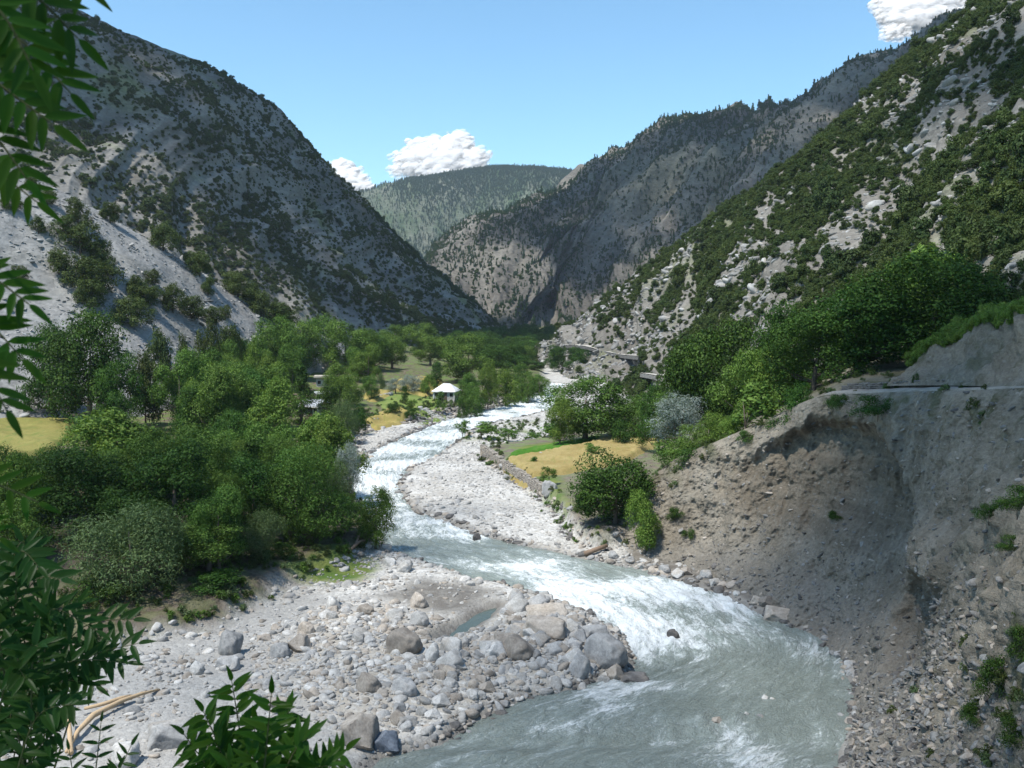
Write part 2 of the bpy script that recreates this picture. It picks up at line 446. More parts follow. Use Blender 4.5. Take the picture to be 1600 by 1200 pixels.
def build_river():
    m = len(LBw)
    # even spacing along the stream
    C = (LBw + RBw) / 2
    tt = np.linspace(0, m - 1, 4000); c = cr_resample(C, 0, tt=tt)
    L = np.concatenate([[0], np.cumsum(np.linalg.norm(np.diff(c, axis=0), axis=1))])
    dens = 1.0 / np.clip(c[:, 1] / 65, .8, 3.5); Q = np.concatenate([[0], np.cumsum(np.diff(L) * (dens[1:] + dens[:-1]) / 2)])
    ns = 760; tq = np.interp(np.linspace(0, Q[-1], ns), Q, tt); Lq = np.interp(tq, tt, L)
    l = cr_resample(LBw, 0, tt=tq); r = cr_resample(RBw, 0, tt=tq); fo = np.interp(tq, np.arange(m), FO)
    nw = 130; w = np.linspace(-.14, 1.14, nw)
    X = l[:, None, :] + (r - l)[:, None, :] * w[None, :, None]
    wid = np.linalg.norm(r - l, axis=1)
    S = np.repeat(Lq[:, None], nw, 1); T = w[None, :] * wid[:, None]
    x, y = X[..., 0].ravel(), X[..., 1].ravel()
    fl = np.stack([S.ravel(), T.ravel(), np.zeros(x.size)], -1)
    foam = np.repeat(fo[:, None], nw, 1).ravel()
    edge = np.minimum(w, 1 - w); edge = np.repeat(np.clip(edge, 0, .5)[None], ns, 0).ravel()
    p2 = np.stack([x, y, np.zeros(x.size)], -1)
    foam = foam + .55 * fbm(p2 / 9, 3, 70) * (foam > 0) - .10 * sstep(.12, .0, edge)
    # the calm grey-green sheet by the bend, the broken water off the boulder spit
    foam += .25 * np.exp(-(((x - W(950, 985)[0]) / 5) ** 2 + ((y - W(1010, 1000)[1]) / 6) ** 2))
    foam += .30 * np.exp(-(((x - W(1010, 1075)[0]) / 4) ** 2 + ((y - W(1010, 1075)[1]) / 1.6) ** 2))
    foam += .28 * np.exp(-(((x - W(1280, 1130)[0]) / 1.4) ** 2 + ((y - W(1280, 1130)[1]) / 3) ** 2))
    foam += .22 * np.exp(-(((x - W(880, 1135)[0]) / 3.5) ** 2 + ((y - W(880, 1135)[1]) / 1.5) ** 2))
    foam -= .30 * np.exp(-(((x - W(1240, 1060)[0]) / 4) ** 2 + ((y - W(1240, 1060)[1]) / 6) ** 2))
    foam = np.clip(foam, 0, 1.1)
    q = fl * np.array([.35, .8, 1])
    amp = .07 + .30 * np.clip(foam, 0, 1)
    z = zr(y) + amp * (fbm(q, 4, 80) + .5 * np.abs(fbm(q * 2.3, 3, 81))) * sstep(0, .12, edge + .05)
    V = np.stack([x, y, z], -1)
    wm = mat_water()
    tag(obj("river_water", mesh_np("river_water", V, gridfaces(ns, nw), wm, {"flow": fl, "foam": foam})), kind="structure")
    c0 = W(735, 978); n = 40
    g = np.linspace(-5, 5, n); gx, gy = np.meshgrid(g, g)
    x = (c0[0] + gx).ravel(); y = (c0[1] + gy * 1.6).ravel()
    V = np.stack([x, y, zr(y) - .02], -1); F = gridfaces(n, n)
    keep = sdist(V[F[:, 0], 0], V[F[:, 0], 1], POOL) > -2.0
    tag(obj("pool_water", mesh_np("pool_water", V, F[keep], mat_pool(), {"flow": V, "foam": np.zeros(len(V))})), kind="structure")
def mat_pool():
    t = NT("pool_water"); p = t.geo()
    c = t.mix(t.noise(p, .6, 3), (.05, .065, .045), (.10, .11, .075))
    n = t.bump(t.noise(p, 4, 2), .03, .4)
    return t.finish(t.pbsdf(c, .22, .3, n))

# ------------------------------------------------------------------ slopes
SHEETS = {}
CHS = {'hillside': 34, 'mountain': 60, 'far_mountain': 130, 'near_hillside': 26, 'scree_slope': 18}
def chute(fl, V, s):
    """bare scree tracks running down a slope"""
    q = np.stack([fl[:, 0] / s + .5 * fbm(V / (s * 2.2), 3, 801), fl[:, 1] / (s * 7), 0 * fl[:, 0]], -1)
    r = ridged(q, 3, 800, .55)
    return sstep(.62, .92, r) * sstep(-.65, .1, fbm(V / (s * 2.6), 3, 803))
def sheet(name, rows, nu, nv, mat, disp=None, attr_extra=None, kind="structure", vt=None):
    rows = [np.array([at(*p) if len(p) == 3 else p[0] for p in r]) for r in rows]
    return sheet3(name, rows, nu, nv, mat, disp, attr_extra, kind, vt)
def sheet3(name, rows, nu, nv, mat, disp=None, attr_extra=None, kind="structure", vt=None):
    A = np.stack([cr_resample(r, nu) for r in rows])                      # (rows, nu, 3)
    v = np.linspace(0, len(rows) - 1, nv) if vt is None else vt
    P = np.stack([cr_resample(A[:, i], 0, tt=v) for i in range(nu)], 1)   # (nv, nu, 3)
    du = np.gradient(P, axis=1); dv = np.gradient(P, axis=0)
    N = np.cross(du, dv); N /= np.linalg.norm(N, axis=-1, keepdims=True) + 1e-9
    if (N * (np.array([0, 0, H]) - P)).sum() < 0: N = -N
    um = np.cumsum(np.linalg.norm(du, axis=-1), 1); um = np.repeat(um[nv // 2][None], nv, 0)
    vm = np.cumsum(np.linalg.norm(dv, axis=-1), 0)
    fl = np.stack([um, vm, np.zeros_like(um)], -1).reshape(-1, 3)
    uu = np.repeat(np.linspace(0, 1, nu)[None], nv, 0); vv = np.repeat((v / (len(rows) - 1))[:, None], nu, 1)
    if disp is not None:
        d = disp(P.reshape(-1, 3), fl, uu.ravel(), vv.ravel())
        if d.ndim == 1: P = P + N * d.reshape(nv, nu, 1)
        else: P = P + d.reshape(nv, nu, 3)
    V = P.reshape(-1, 3); F = gridfaces(nv, nu)
    at_ = {"flow": fl, "chute": chute(fl, V, CHS.get(name, 30))}
    if attr_extra: at_.update(attr_extra(V, fl, uu.ravel(), vv.ravel()))
    me = mesh_np(name, V, F, mat, at_)
    o = tag(obj(name, me), kind=kind)
    SHEETS[name + str(len(SHEETS))] = o
    bvh = BVHTree.FromPolygons([tuple(q) for q in V.tolist()], F.tolist())
    return dict(o=o, V=V, F=F, fl=fl, u=uu.ravel(), v=vv.ravel(), bvh=bvh, P=P)
def pick(S, px, py):
    a, b = ray(px, py)
    d = Vector((a, 1, b)).normalized()
    h = S['bvh'].ray_cast(Vector((0, 0, H)), d)
    return np.array(h[0]) if h[0] is not None else None

build_ground()
build_river()

def disp_mtn(amp, sc, gul, gs, seed):
    def f(P, fl, u, v):
        g = ridged(np.stack([fl[:, 0] / gs + .35 * noise(P / (gs * 2), seed + 3), fl[:, 1] / (gs * 7), np.zeros(len(u))], -1), 4, seed)
        fade = sstep(0, .12, v) * (1 - (.35 if gul > 39 else .7) * np.exp(-((v - .667) / .06) ** 2))
        return (amp * fbm(P / sc, 6, seed + 5, .52) + gul * (g - .5)) * fade
    return f
m1 = mat_slope("left_mountain", (.125, .118, .104), (.205, .197, .18), (.150, .170, .075), .018, (.035, .006), .8, scree_bias=.49)
M1 = sheet("hillside", [
    [(-420,600,230),(0,575,300),(200,565,345),(400,562,410),(560,560,520),(700,552,640),(840,556,780)],
    [(-420,170,360),(0,240,430),(170,250,480),(330,310,560),(520,400,690),(690,490,780),(840,550,850)],
    [(-420,-330,520),(0,-110,580),(150,38,650),(245,105,720),(395,145,800),(440,195,840),(500,250,890),(548,312,900),(640,390,915),(720,457,930),(790,522,940),(850,556,950)][0:0] or
    [(-420,-330,520),(150,38,650),(395,143,800),(505,252,890),(640,388,915),(750,484,930),(850,556,950)],
    [(-420,-300,640),(150,60,800),(395,165,960),(505,300,1060),(640,420,1100),(750,500,1100),(850,560,1100)]],
    420, 300, m1, disp_mtn(9, 90, 9, 55, 100), vt=np.concatenate([np.linspace(0, 2, 270), np.linspace(2.03, 3, 30)]))
m2 = mat_slope("pale_scree", (.21, .205, .196), (.285, .28, .268), (.18, .17, .13), .05, (.08, .012), .3, bump=.5, scree_bias=.44)
M2 = sheet("scree_slope", [
    [(-330,740,130),(0,692,158),(200,658,182),(350,625,225),(470,592,275),(560,580,325)],
    [(-330,420,170),(0,470,200),(200,500,218),(350,520,250),(470,540,290),(560,560,330)],
    [(-330,120,215),(0,258,238),(110,305,248),(265,395,265),(410,487,290),(560,545,335)],
    [(-330,240,260),(0,320,285),(110,370,295),(265,450,305),(410,520,325),(560,570,350)]],
    300, 200, m2, disp_mtn(1.3, 22, .5, 16, 130), vt=np.concatenate([np.linspace(0, 2, 180), np.linspace(2.05, 3, 20)]))
m3 = mat_slope("far_crag", (.098, .09, .078), (.178, .163, .138), (.10, .11, .065), .008, (.02, .0035), .35, bump=1.0, scree_bias=.52)
M3 = sheet("mountain", [
    [(560,500,1120),(690,520,1050),(790,545,1000),(870,560,950),(1000,560,900),(1200,480,850),(1560,330,800)],
    [(560,470,1350),(700,445,1270),(800,440,1130),(880,430,1235),(1000,380,1180),(1130,320,1090),(1560,160,1000)],
    [(560,470,1500),(690,388,1440),(800,318,1500),(905,278,1580),(1010,208,1500),(1130,165,1420),(1215,170,1400),(1300,110,1350),(1400,72,1300),(1490,45,1250),(1600,-10,1200)][0:0] or
    [(560,480,1500),(690,386,1440),(905,278,1560),(1075,186,1470),(1215,172,1400),(1400,72,1300),(1600,-5,1200)],
    [(560,490,1800),(690,420,1800),(905,320,1900),(1075,240,1900),(1215,220,1800),(1400,130,1700),(1600,60,1600)]],
    420, 260, m3, disp_mtn(24, 150, 44, 80, 160), vt=np.concatenate([np.linspace(0, 2, 235), np.linspace(2.03, 3, 25)]))
m5 = mat_slope("far_hill", (.05, .08, .035), (.13, .135, .10), (.045, .085, .03), .0035, (.009, .0012), .8, bump=1.0, scree_bias=.50)
M5 = sheet("far_mountain", [
    [(380,500,2500),(560,470,2500),(660,460,2450),(760,460,2450),(900,450,2500),(1080,420,2600)],
    [(380,420,2900),(560,385,2850),(660,360,2950),(760,350,3000),(900,355,3000),(1080,360,3000)],
    [(380,330,3250),(560,302,3300),(660,280,3400),(780,261,3500),(900,274,3450),(1080,330,3400)],
    [(380,340,3900),(560,320,3900),(660,300,4000),(780,285,4100),(900,300,4000),(1080,350,3900)]],
    300, 160, m5, disp_mtn(22, 420, 34, 260, 190), vt=np.concatenate([np.linspace(0, 2, 140), np.linspace(2.05, 3, 20)]))
m4 = mat_slope("right_slope", (.14, .13, .115), (.205, .193, .172), (.13, .15, .06), .03, (.05, .008), .5, bump=.9, scree_bias=.46)
M4 = sheet("near_hillside", [
    [(800,575,520),(880,606,355),(960,622,290),(1040,650,220),(1130,668,165),(1270,636,135),(1420,598,115),(1600,535,92),(1900,490,62),(2300,470,40)],
    [(800,572,530),(880,560,400),(960,555,345),(1040,540,300),(1130,500,250),(1270,420,215),(1420,350,190),(1600,230,165),(1900,90,130),(2300,20,100)],
    [(800,585,530),(880,520,430),(960,455,400),(1040,395,375),(1130,330,350),(1255,245,330),(1400,117,318),(1560,-16,300),(1900,-230,270),(2300,-420,230)],
    [(800,600,600),(880,560,520),(960,500,500),(1040,450,480),(1130,400,460),(1255,320,440),(1400,180,430),(1560,60,410),(1900,-160,370),(2300,-350,320)]],
    420, 300, m4, disp_mtn(5.0, 45, 6.0, 38, 220), vt=np.concatenate([np.linspace(0, 2, 275), np.linspace(2.03, 3, 25)]))

# ------------------------------------------------------------------ eroded bank under the road
def mat_bank():
    t = NT("bank_earth"); p = t.geo(); fl = t.attr("flow", "Vector"); cave = t.attr("hollow"); ap = t.attr("apron"); gv = t.attr("veg")
    med = t.noise(p, .35, 5, .6); fn = t.noise(p, 3.5, 5, .7)
    run = t.noise(t.mapv(fl, (.5, .06, 1)), 1.0, 5, .6, .3)
    lay = t.noise(t.mapv(p, (.12, .12, 1.3)), 1.0, 5, .65, .5)
    c = t.mix(sm(t, .35, .65, med), (.215, .188, .145), (.305, .275, .225))
    c = t.mix(t.math('MULTIPLY', sm(t, .45, .62, run), .5), c, (.34, .30, .24))
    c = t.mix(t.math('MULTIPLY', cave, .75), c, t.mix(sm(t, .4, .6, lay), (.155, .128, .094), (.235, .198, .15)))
    c = t.mix(t.math('MULTIPLY', ap, .6), c, t.mix(med, (.27, .243, .205), (.245, .232, .205)))
    c = t.mix(t.math('MULTIPLY', gv, .8), c, t.mix(fn, (.06, .075, .03), (.13, .13, .07)))
    st = t.voro(p, 2.6); stc = t.voro(p, 2.6, "Color")
    bw = t.n.new("ShaderNodeRGBToBW"); t.l.new(stc, bw.inputs[0])
    c = t.mix(t.math('MULTIPLY', sm(t, .74, .84, bw.outputs[0]), t.math('MULTIPLY', sm(t, .42, .2, st), .5)), c, (.34, .33, .30))
    c = t.mix(1.0, c, t.ramp(fn, [(.25, .62), (.7, 1.15)]), 'MULTIPLY')
    h = t.math('ADD', t.math('MULTIPLY', fn, .8), t.math('ADD', t.math('MULTIPLY', run, .9), t.math('MULTIPLY', lay, .5)))
    return t.finish(t.pbsdf(c, .96, .1, t.bump(h, .5, .9)))
bank_b = [(925,858),(1000,880),(1080,897),(1150,932),(1215,968),(1278,1002),(1318,1050),(1320,1110),(1303,1200),(1284,1340),(1270,1640)]
bank_t = [(985,770,107),(1060,715,104),(1120,690,100),(1190,660,95),(1275,622,88),(1350,616,83),(1430,613,75),(1520,611,65),(1610,607,54),(1800,600,36),(2200,590,20)]
def build_bank():
    B = np.array([[*W(*p, .2), 0] for p in bank_b]); B[:, 2] = zr(B[:, 1]) - .6
    T = np.array([at(*p) for p in bank_t])
    hd = T - B; hd[:, 2] = 0
    inn = hd / np.linalg.norm(hd, axis=1, keepdims=True)
    for _ in range(2):
        inn[1:-1] = (inn[:-2] + inn[1:-1] + inn[2:]) / 3
    inn /= np.linalg.norm(inn, axis=1, keepdims=True)
    rows = []
    fv = [0, .12, .26, .42, .58, .74, .88, .97, 1.0]
    fh = [0, .24, .46, .58, .66, .75, .86, .95, 1.0]
    for a, b in zip(fv, fh):
        r = B + hd * b; r[:, 2] = B[:, 2] + (T[:, 2] - B[:, 2]) * a; rows.append(r)
    for d, dz in [(.6, .06), (4.6, .12), (9, .7), (22, 1.6), (48, 3)]:
        r = T + inn * d; r[:, 2] += dz; rows.append(r)
    rowsN = len(rows)
    def cu(u): return u * 10
    def hollow(u, s):
        c = cu(u)
        e = ((c - 4.75) / 1.75) ** 2 + ((s - .50) / .36) ** 2
        skew = sstep(1.12, .80, e + .0 * c)
        return skew
    def fac_s(v):
        return np.interp(v * (rowsN - 1), np.arange(9), fv, right=1.05)
    def disp(P, fl, u, v):
        s = fac_s(v); c = cu(u)
        I = cr_resample(inn, 0, tt=c)
        face = sstep(0, .06, s) * sstep(1.04, .93, s)
        wob = .35 * noise(np.stack([c * 2.3, s * 5, 0 * s], -1), 301)
        top = .90 - .16 * np.clip((4.4 - c) / 2.2, 0, 2) ** 2 - .26 * np.clip((c - 4.4) / 1.9, 0, 2) ** 2 + .05 * wob + .03 * noise(np.stack([c * 6, s * 3, 0 * s], -1), 302)
        cave = sstep(top + .025, top - .075, s) * sstep(2.0, 4.2, c) * sstep(6.7, 6.2, c)
        d = 3.3 * cave * sstep(.10, .62, s)
        # second smaller bite with an overhanging nose
        e2 = np.sqrt(((c - 7.15) / .62) ** 2 + ((s - .30) / .17) ** 2) + .3 * wob
        d += 2.0 * sstep(1.05, .6, e2)
        e3 = np.sqrt(((c - 7.35) / .8) ** 2 + ((s - .52) / .10) ** 2)
        d -= 1.2 * sstep(1.1, .3, e3)
        # mound left standing inside the hollow
        e4 = np.sqrt(((c - 5.0) / .8) ** 2 + ((s - .36) / .16) ** 2)
        d -= 1.6 * sstep(1.2, .2, e4)
        gul = ridged(np.stack([fl[:, 0] / 5.0 + .3 * wob, fl[:, 1] / 26, 0 * s], -1), 4, 310)
        d += face * (.9 * (gul - .55)) * sstep(.1, .4, s)
        d += face * (.9 * fbm(P / 5.5, 5, 312, .6))
        d += .42 * face * (ridged(P * np.array([1, 1, 1.4]) / 3.6, 5, 314, .62) - .5) + .20 * face * fbm(P / .6, 4, 315, .7)
        d += .38 * face * fbm(P / 1.7, 5, 319, .68)
        d += .5 * face * sstep(.35, .6, s) * (ridged(np.stack([fl[:, 0] / 2.2 + .5 * wob, fl[:, 1] / 18, 0 * s], -1), 3, 317) - .5)
        D = I * d[:, None]
        D[:, 2] += sstep(1.0, 1.02, s) * .1 * fbm(P / 3, 3, 318) * (v * (rowsN - 1) > 10.2)
        return D
    def extra(V, fl, u, v):
        s = fac_s(v); c = cu(u)
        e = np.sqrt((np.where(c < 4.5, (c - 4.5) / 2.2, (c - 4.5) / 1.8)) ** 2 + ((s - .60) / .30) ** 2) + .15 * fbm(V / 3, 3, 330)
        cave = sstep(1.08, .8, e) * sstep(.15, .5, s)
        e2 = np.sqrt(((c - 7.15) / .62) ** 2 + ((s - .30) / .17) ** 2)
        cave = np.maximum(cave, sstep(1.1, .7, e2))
        ap = sstep(.30, .12, s + .08 * fbm(V / 3, 2, 331))
        veg = sstep(.12, .42, fbm(V / 3.2, 4, 333)) * (sstep(.80, .97, s) * .9 + sstep(7.6, 9, c) * .9 + .5 * sstep(2.6, .8, c) * sstep(.5, .9, s))
        veg = np.clip(veg + sstep(8, 9.5, v * (rowsN - 1) - 1.5) * .5, 0, 1)
        return {"hollow": cave, "apron": ap, "veg": veg}
    vt = np.concatenate([np.linspace(0, 8, 230), np.linspace(8.08, 10, 22), np.linspace(10.2, rowsN - 1, 24)])
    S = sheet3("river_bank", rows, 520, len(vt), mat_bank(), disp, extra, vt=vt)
    S['T'] = T; S['inn'] = inn
    return S
BK = build_bank()
def on_bank(c, d):
    """point on the shelf: column c along the rim, d metres in from it"""
    tt = np.array([float(c)])
    p = cr_resample(BK['T'], 0, tt=tt)[0] + cr_resample(BK['inn'], 0, tt=tt)[0] * d
    h = BK['bvh'].ray_cast(Vector((p[0], p[1], 120)), Vector((0, 0, -1)))
    return np.array(h[0]) if h[0] is not None else p
# ------------------------------------------------------------------ foliage materials
def mat_leaf(name, dark, light, trans=.3, rough=.5, var=.25):
    t = NT(name); ti = t.attr("tint"); r = t.rnd()
    c = t.mix(ti, dark, light)
    hs = t.n.new("ShaderNodeHueSaturation")
    t.set(hs.inputs["Color"], c)
    t.set(hs.inputs["Value"], t.math('ADD', 1 - var / 2, t.math('MULTIPLY', r, var)))
    t.set(hs.inputs["Hue"], t.math('ADD', .488, t.math('MULTIPLY', t.math('FRACT', t.math('MULTIPLY', r, 7.13)), .024)))
    c = hs.outputs[0]
    b = t.pbsdf(c, rough, .10)
    tr = t.n.new("ShaderNodeBsdfTranslucent")
    t.set(tr.inputs[0], t.mix(1.0, c, (1.0, 1.05, .45), 'MULTIPLY'))
    mx = t.n.new("ShaderNodeMixShader"); mx.inputs[0].default_value = trans
    t.l.new(b, mx.inputs[1]); t.l.new(tr.outputs[0], mx.inputs[2])
    return t.finish(mx.outputs[0])
def mat_bark(name, a, b):
    t = NT(name); p = t.obco()
    c = t.mix(t.noise(t.mapv(p, (4, 4, .7)), 2.0, 5, .65), a, b)
    return t.finish(t.pbsdf(c, .95, .1, t.bump(t.noise(t.mapv(p, (5, 5, .8)), 2.5, 4), .06, .8)))
LEAF = {
 'dark':  mat_leaf("leaf_dark", (.018, .050, .009), (.076, .148, .026), .24),
 'mid':   mat_leaf("leaf_mid", (.045, .100, .016), (.155, .250, .052), .28),
 'light': mat_leaf("leaf_light", (.060, .120, .018), (.190, .275, .055), .30),
 'willow':mat_leaf("leaf_willow", (.060, .105, .040), (.165, .230, .095), .28),
 'olive': mat_leaf("leaf_silver", (.190, .235, .215), (.350, .400, .380), .25),
 'oak':   mat_leaf("leaf_oak", (.038, .062, .016), (.100, .135, .042), .25, .6),
 'oakdark': mat_leaf("leaf_oak_dark", (.028, .050, .017), (.075, .108, .036), .22, .6),
 'pine':  mat_leaf("needle_pine", (.022, .050, .022), (.055, .100, .040), .1, .7),
 'ail':   mat_leaf("leaf_ailanthus", (.045, .095, .030), (.115, .190, .070), .3),
}
BARK = mat_bark("bark", (.10, .08, .06), (.20, .17, .135))
BARKD = mat_bark("bark_dark", (.05, .042, .035), (.11, .09, .07))

# ------------------------------------------------------------------ foliage geometry
def leaves(C, Nrm, length, aspect, rng, droop=0.0, jitter=.8):
    """diamond leaves, two triangles each. C centres, Nrm preferred facing"""
    n = len(C)
    nv = Nrm + jitter * rng.normal(size=(n, 3)); nv /= np.linalg.norm(nv, axis=1, keepdims=True) + 1e-9
    t = rng.normal(size=(n, 3)); t[:, 2] -= droop
    t -= nv * (t * nv).sum(1, keepdims=True); t /= np.linalg.norm(t, axis=1, keepdims=True) + 1e-9
    b = np.cross(nv, t)
    L = (length * rng.uniform(.65, 1.3, n))[:, None]
    fold = nv * L * .10
    V = np.stack([C - t * L * .5, C + b * L * aspect * .5 + fold, C + t * L * .5, C - b * L * aspect * .5 + fold], 1).reshape(-1, 3)
    F = np.arange(4 * n).reshape(-1, 4)
    return V, F
def dirs(n, rng, up=0.0):
    d = rng.normal(size=(n, 3)); d /= np.linalg.norm(d, axis=1, keepdims=True)
    d[:, 2] += up; d /= np.linalg.norm(d, axis=1, keepdims=True)
    return d
def crown_mesh(name, seed, h, r, base, nl, ncl, nlf, ll, asp, mat, shape='round', droop=0.0, sig=.10, up=.35, lobe=(.30, .50)):
    """crown of lobes > clumps > leaves; returns mesh and the lobe centres for the limbs"""
    rng = np.random.default_rng(seed)
    z0 = h * base; ch = h - z0
    lobes = []
    for k in range(nl):
        a = rng.uniform(0, 2 * math.pi); f = (k + .5) / nl
        if shape == 'round':
            zz = z0 + ch * (.14 + .70 * (k + rng.uniform()) / nl); w = math.sqrt(max(.05, 1 - ((zz - z0) / ch * 2 - .72) ** 2 * .8))
            rr = r * .74 * w * math.sqrt(rng.uniform(.1, 1)); lr = r * rng.uniform(*lobe) * rng.uniform(.7, 1.05)
        elif shape == 'tall':
            zz = z0 + ch * (.12 + .8 * f); w = math.sin(math.pi * min(.97, .2 + .78 * f)) ** .7
            rr = r * .5 * w * rng.uniform(.2, 1); lr = r * rng.uniform(*lobe) * (.65 + .5 * w)
        elif shape == 'cone':
            zz = z0 + ch * (.05 + .88 * f); w = 1.02 - f
            rr = r * .45 * w * rng.uniform(.2, 1); lr = r * .55 * max(.18, w)
        else:  # flat, spreading
            zz = z0 + ch * rng.uniform(.45, .85); rr = r * .75 * math.sqrt(rng.uniform(.05, 1)); lr = r * rng.uniform(.25, .38)
        lobes.append((rr * math.cos(a), rr * math.sin(a), zz, lr))
    Cs, Ns, Ts = [], [], []
    LB_ = np.array(lobes)
    for (x, y, z, lr) in lobes:
        d = dirs(ncl, rng, up)
        c = np.array([x, y, z]) + d * lr * rng.uniform(.62, 1.06, (ncl, 1)) * np.array([1, 1, .82])
        # drop most clumps that are buried in other lobes
        q = np.linalg.norm((c[:, None, :] - LB_[None, :, :3]) / LB_[None, :, 3:4], axis=2).min(1)
        keep = (q > .55) | (rng.uniform(size=ncl) < .3)
        keep &= c[:, 2] > z0 * .55
        c, d = c[keep], d[keep]
        m = len(c)
        of = rng.normal(size=(m * nlf, 3)); cc = np.repeat(c, nlf, 0) + of * r * sig * np.array([1, 1, .8]) * .78
        if droop: cc[:, 2] -= np.abs(rng.normal(size=m * nlf)) * r * sig * droop
        Cs.append(cc); Ns.append(of / (np.linalg.norm(of, axis=1, keepdims=True) + 1e-6) * .75 + np.repeat(d, nlf, 0) * .55 + np.array([0, 0, .30]))
        Ts.append(np.repeat(rng.uniform(0, 1, m) ** 1.2, nlf) + rng.normal(size=m * nlf) * .18)
    C = np.concatenate(Cs); N = np.concatenate(Ns); T = np.clip(np.concatenate(Ts), 0, 1)
    V, F = leaves(C, N, ll, asp, rng, droop, .42)
    me = mesh_np(name, V, F, mat, {"tint": np.repeat(T, 4)}, smooth=False)
    return me, lobes
def trunk_mesh(name, seed, h, base, lobes, rad, mat, lean=.06, forks=8, low=.8):
    rnd = random.Random(seed); m = MB()
    top = h * .68
    lx, ly = rnd.uniform(-lean, lean) * h, rnd.uniform(-lean, lean) * h
    P = [Vector((lx * f * f + .12 * rad * rnd.uniform(-1, 1), ly * f * f, top * f - (.6 if f == 0 else 0))) for f in (0, .12, .3, .55, .8, 1)]
    m.tube(P, [rad * 1.35, rad, rad * .85, rad * .6, rad * .35, rad * .12], 8)
    for (x, y, z, lr) in lobes[:forks]:
        f = rnd.uniform(.22, .55)
        s = P[1].lerp(P[4], f); e = Vector((x, y, z - lr * .1))
        if e.z < s.z: s = P[1].lerp(P[4], .1)
        mid = s.lerp(e, .5) + Vector((rnd.uniform(-.3, .3), rnd.uniform(-.3, .3), -.12 * (e - s).length))
        m.tube([s, mid, e], [rad * .45, rad * .28, rad * .08], 5)
        for q in range(3):
            e2 = e + Vector((rnd.gauss(0, 1), rnd.gauss(0, 1), abs(rnd.gauss(0, .8)))).normalized() * lr * .8
            m.tube([mid.lerp(e, .6), e2], [rad * .14, rad * .04], 4)
    return m.mesh(name, mat, True)
PROTO = {}
def proto(key, n, h, r, base, nl, ncl, nlf, ll, asp, leaf, rad, bark=None, **kw):
    out = []
    for k in range(n):
        sd = sum(ord(c) for c in key) * 31 + k
        cm, lob = crown_mesh(key + "_crown", sd, h, r, base, nl, ncl, nlf, ll, asp, LEAF[leaf], **kw)
        tm = trunk_mesh(key + "_trunk", sd, h, base, lob, rad, bark or BARK, forks=min(8, nl))
        zs = np.zeros(len(cm.vertices) * 3, np.float32); cm.vertices.foreach_get("co", zs); zs = zs.reshape(-1, 3)
        out.append((cm, tm, float(np.percentile(zs[:, 2], 99.5)), float(np.percentile(np.abs(zs[:, 0]), 98))))
    PROTO[key] = out
proto('walnut', 3, 10, 5.2, .05, 20, 56, 18, .29, .50, 'dark', .32, sig=.085)
proto('broadleaf', 4, 9, 4.4, .05, 18, 52, 18, .25, .50, 'mid', .26, sig=.09)
proto('bright', 2, 8, 3.8, .05, 16, 48, 18, .25, .50, 'light', .2, sig=.09)
proto('willow', 3, 7, 4.2, .02, 16, 50, 20, .27, .26, 'willow', .22, sig=.10, droop=1.0, up=.3)
proto('tallwillow', 2, 10, 3.8, .12, 14, 50, 20, .25, .30, 'mid', .24, shape='tall', sig=.10, droop=.6, lobe=(.42, .6))
proto('columnar', 2, 9, 2.2, .03, 11, 42, 17, .24, .45, 'dark', .2, shape='tall', sig=.13, lobe=(.45, .65))
proto('roadside', 3, 11, 5.6, .26, 20, 56, 18, .29, .50, 'dark', .34, BARKD, sig=.085)
proto('bigbush', 2, 6, 4.0, .0, 22, 60, 18, .22, .55, 'dark', .2, sig=.08, up=.15)
proto('silver', 2, 7, 3.4, .05, 16, 36, 15, .30, .24, 'olive', .2, sig=.11, droop=.3)
proto('cone', 1, 10, 3.0, .06, 14, 40, 13, .30, .30, 'dark', .2, shape='cone', sig=.10)
proto('oak', 4, 4, 2.2, .03, 13, 36, 16, .19, .55, 'oak', .12, BARKD, sig=.10, up=.15, lobe=(.36, .56))
proto('sapling', 2, 4, 1.5, .26, 7, 20, 10, .24, .5, 'mid', .07, sig=.14)
proto('bush', 3, 2.6, 2.2, .02, 9, 34, 16, .17, .5, 'dark', .06, sig=.12)
KINDNAME = {'roadside': ('broadleaf_tree', 'tree'), 'bigbush': ('broadleaf_tree', 'tree'), 'walnut': ('walnut_tree', 'tree'), 'broadleaf': ('broadleaf_tree', 'tree'), 'bright': ('broadleaf_tree', 'tree'), 'willow': ('willow_tree', 'tree'),
            'tallwillow': ('willow_tree', 'tree'), 'columnar': ('columnar_tree', 'tree'), 'silver': ('silver_tree', 'tree'), 'cone': ('conical_tree', 'tree'),
            'oak': ('oak_tree', 'tree'), 'sapling': ('young_tree', 'tree'), 'bush': ('bush', 'bush')}
CNT = {}
def put_tree(kind, base, height, width, label, group=None, rz=None, variant=None):
    k = CNT.get(kind, 0); CNT[kind] = k + 1
    P = PROTO[kind]; cm, tm, ph, pr = P[(k if variant is None else variant) % len(P)]
    rnd = random.Random(k * 7 + hash_s(kind))
    nm, cat = KINDNAME[kind]
    t = thing(nm, label, cat, base, rnd.uniform(0, 6.28) if rz is None else rz, group)
    t.scale = (width / 2 / pr, width / 2 / pr, height / ph)
    obj('trunk', tm, t); obj('crown', cm, t)
    return t
def hash_s(s): return sum(ord(c) * (i + 3) for i, c in enumerate(s))
def tree_px(kind, px, pytop, wpx, D, label, group=None, zb=None, **kw):
    """a tree whose crown top is seen at (px, pytop), D metres out, wpx pixels wide"""
    p = at(px, pytop, D)
    z = gz1(p[0], p[1]) if zb is None else zb
    return put_tree(kind, (p[0], p[1], z - .05), max(p[2] - z, 1.0), wpx / FPX * D, label, group, **kw)

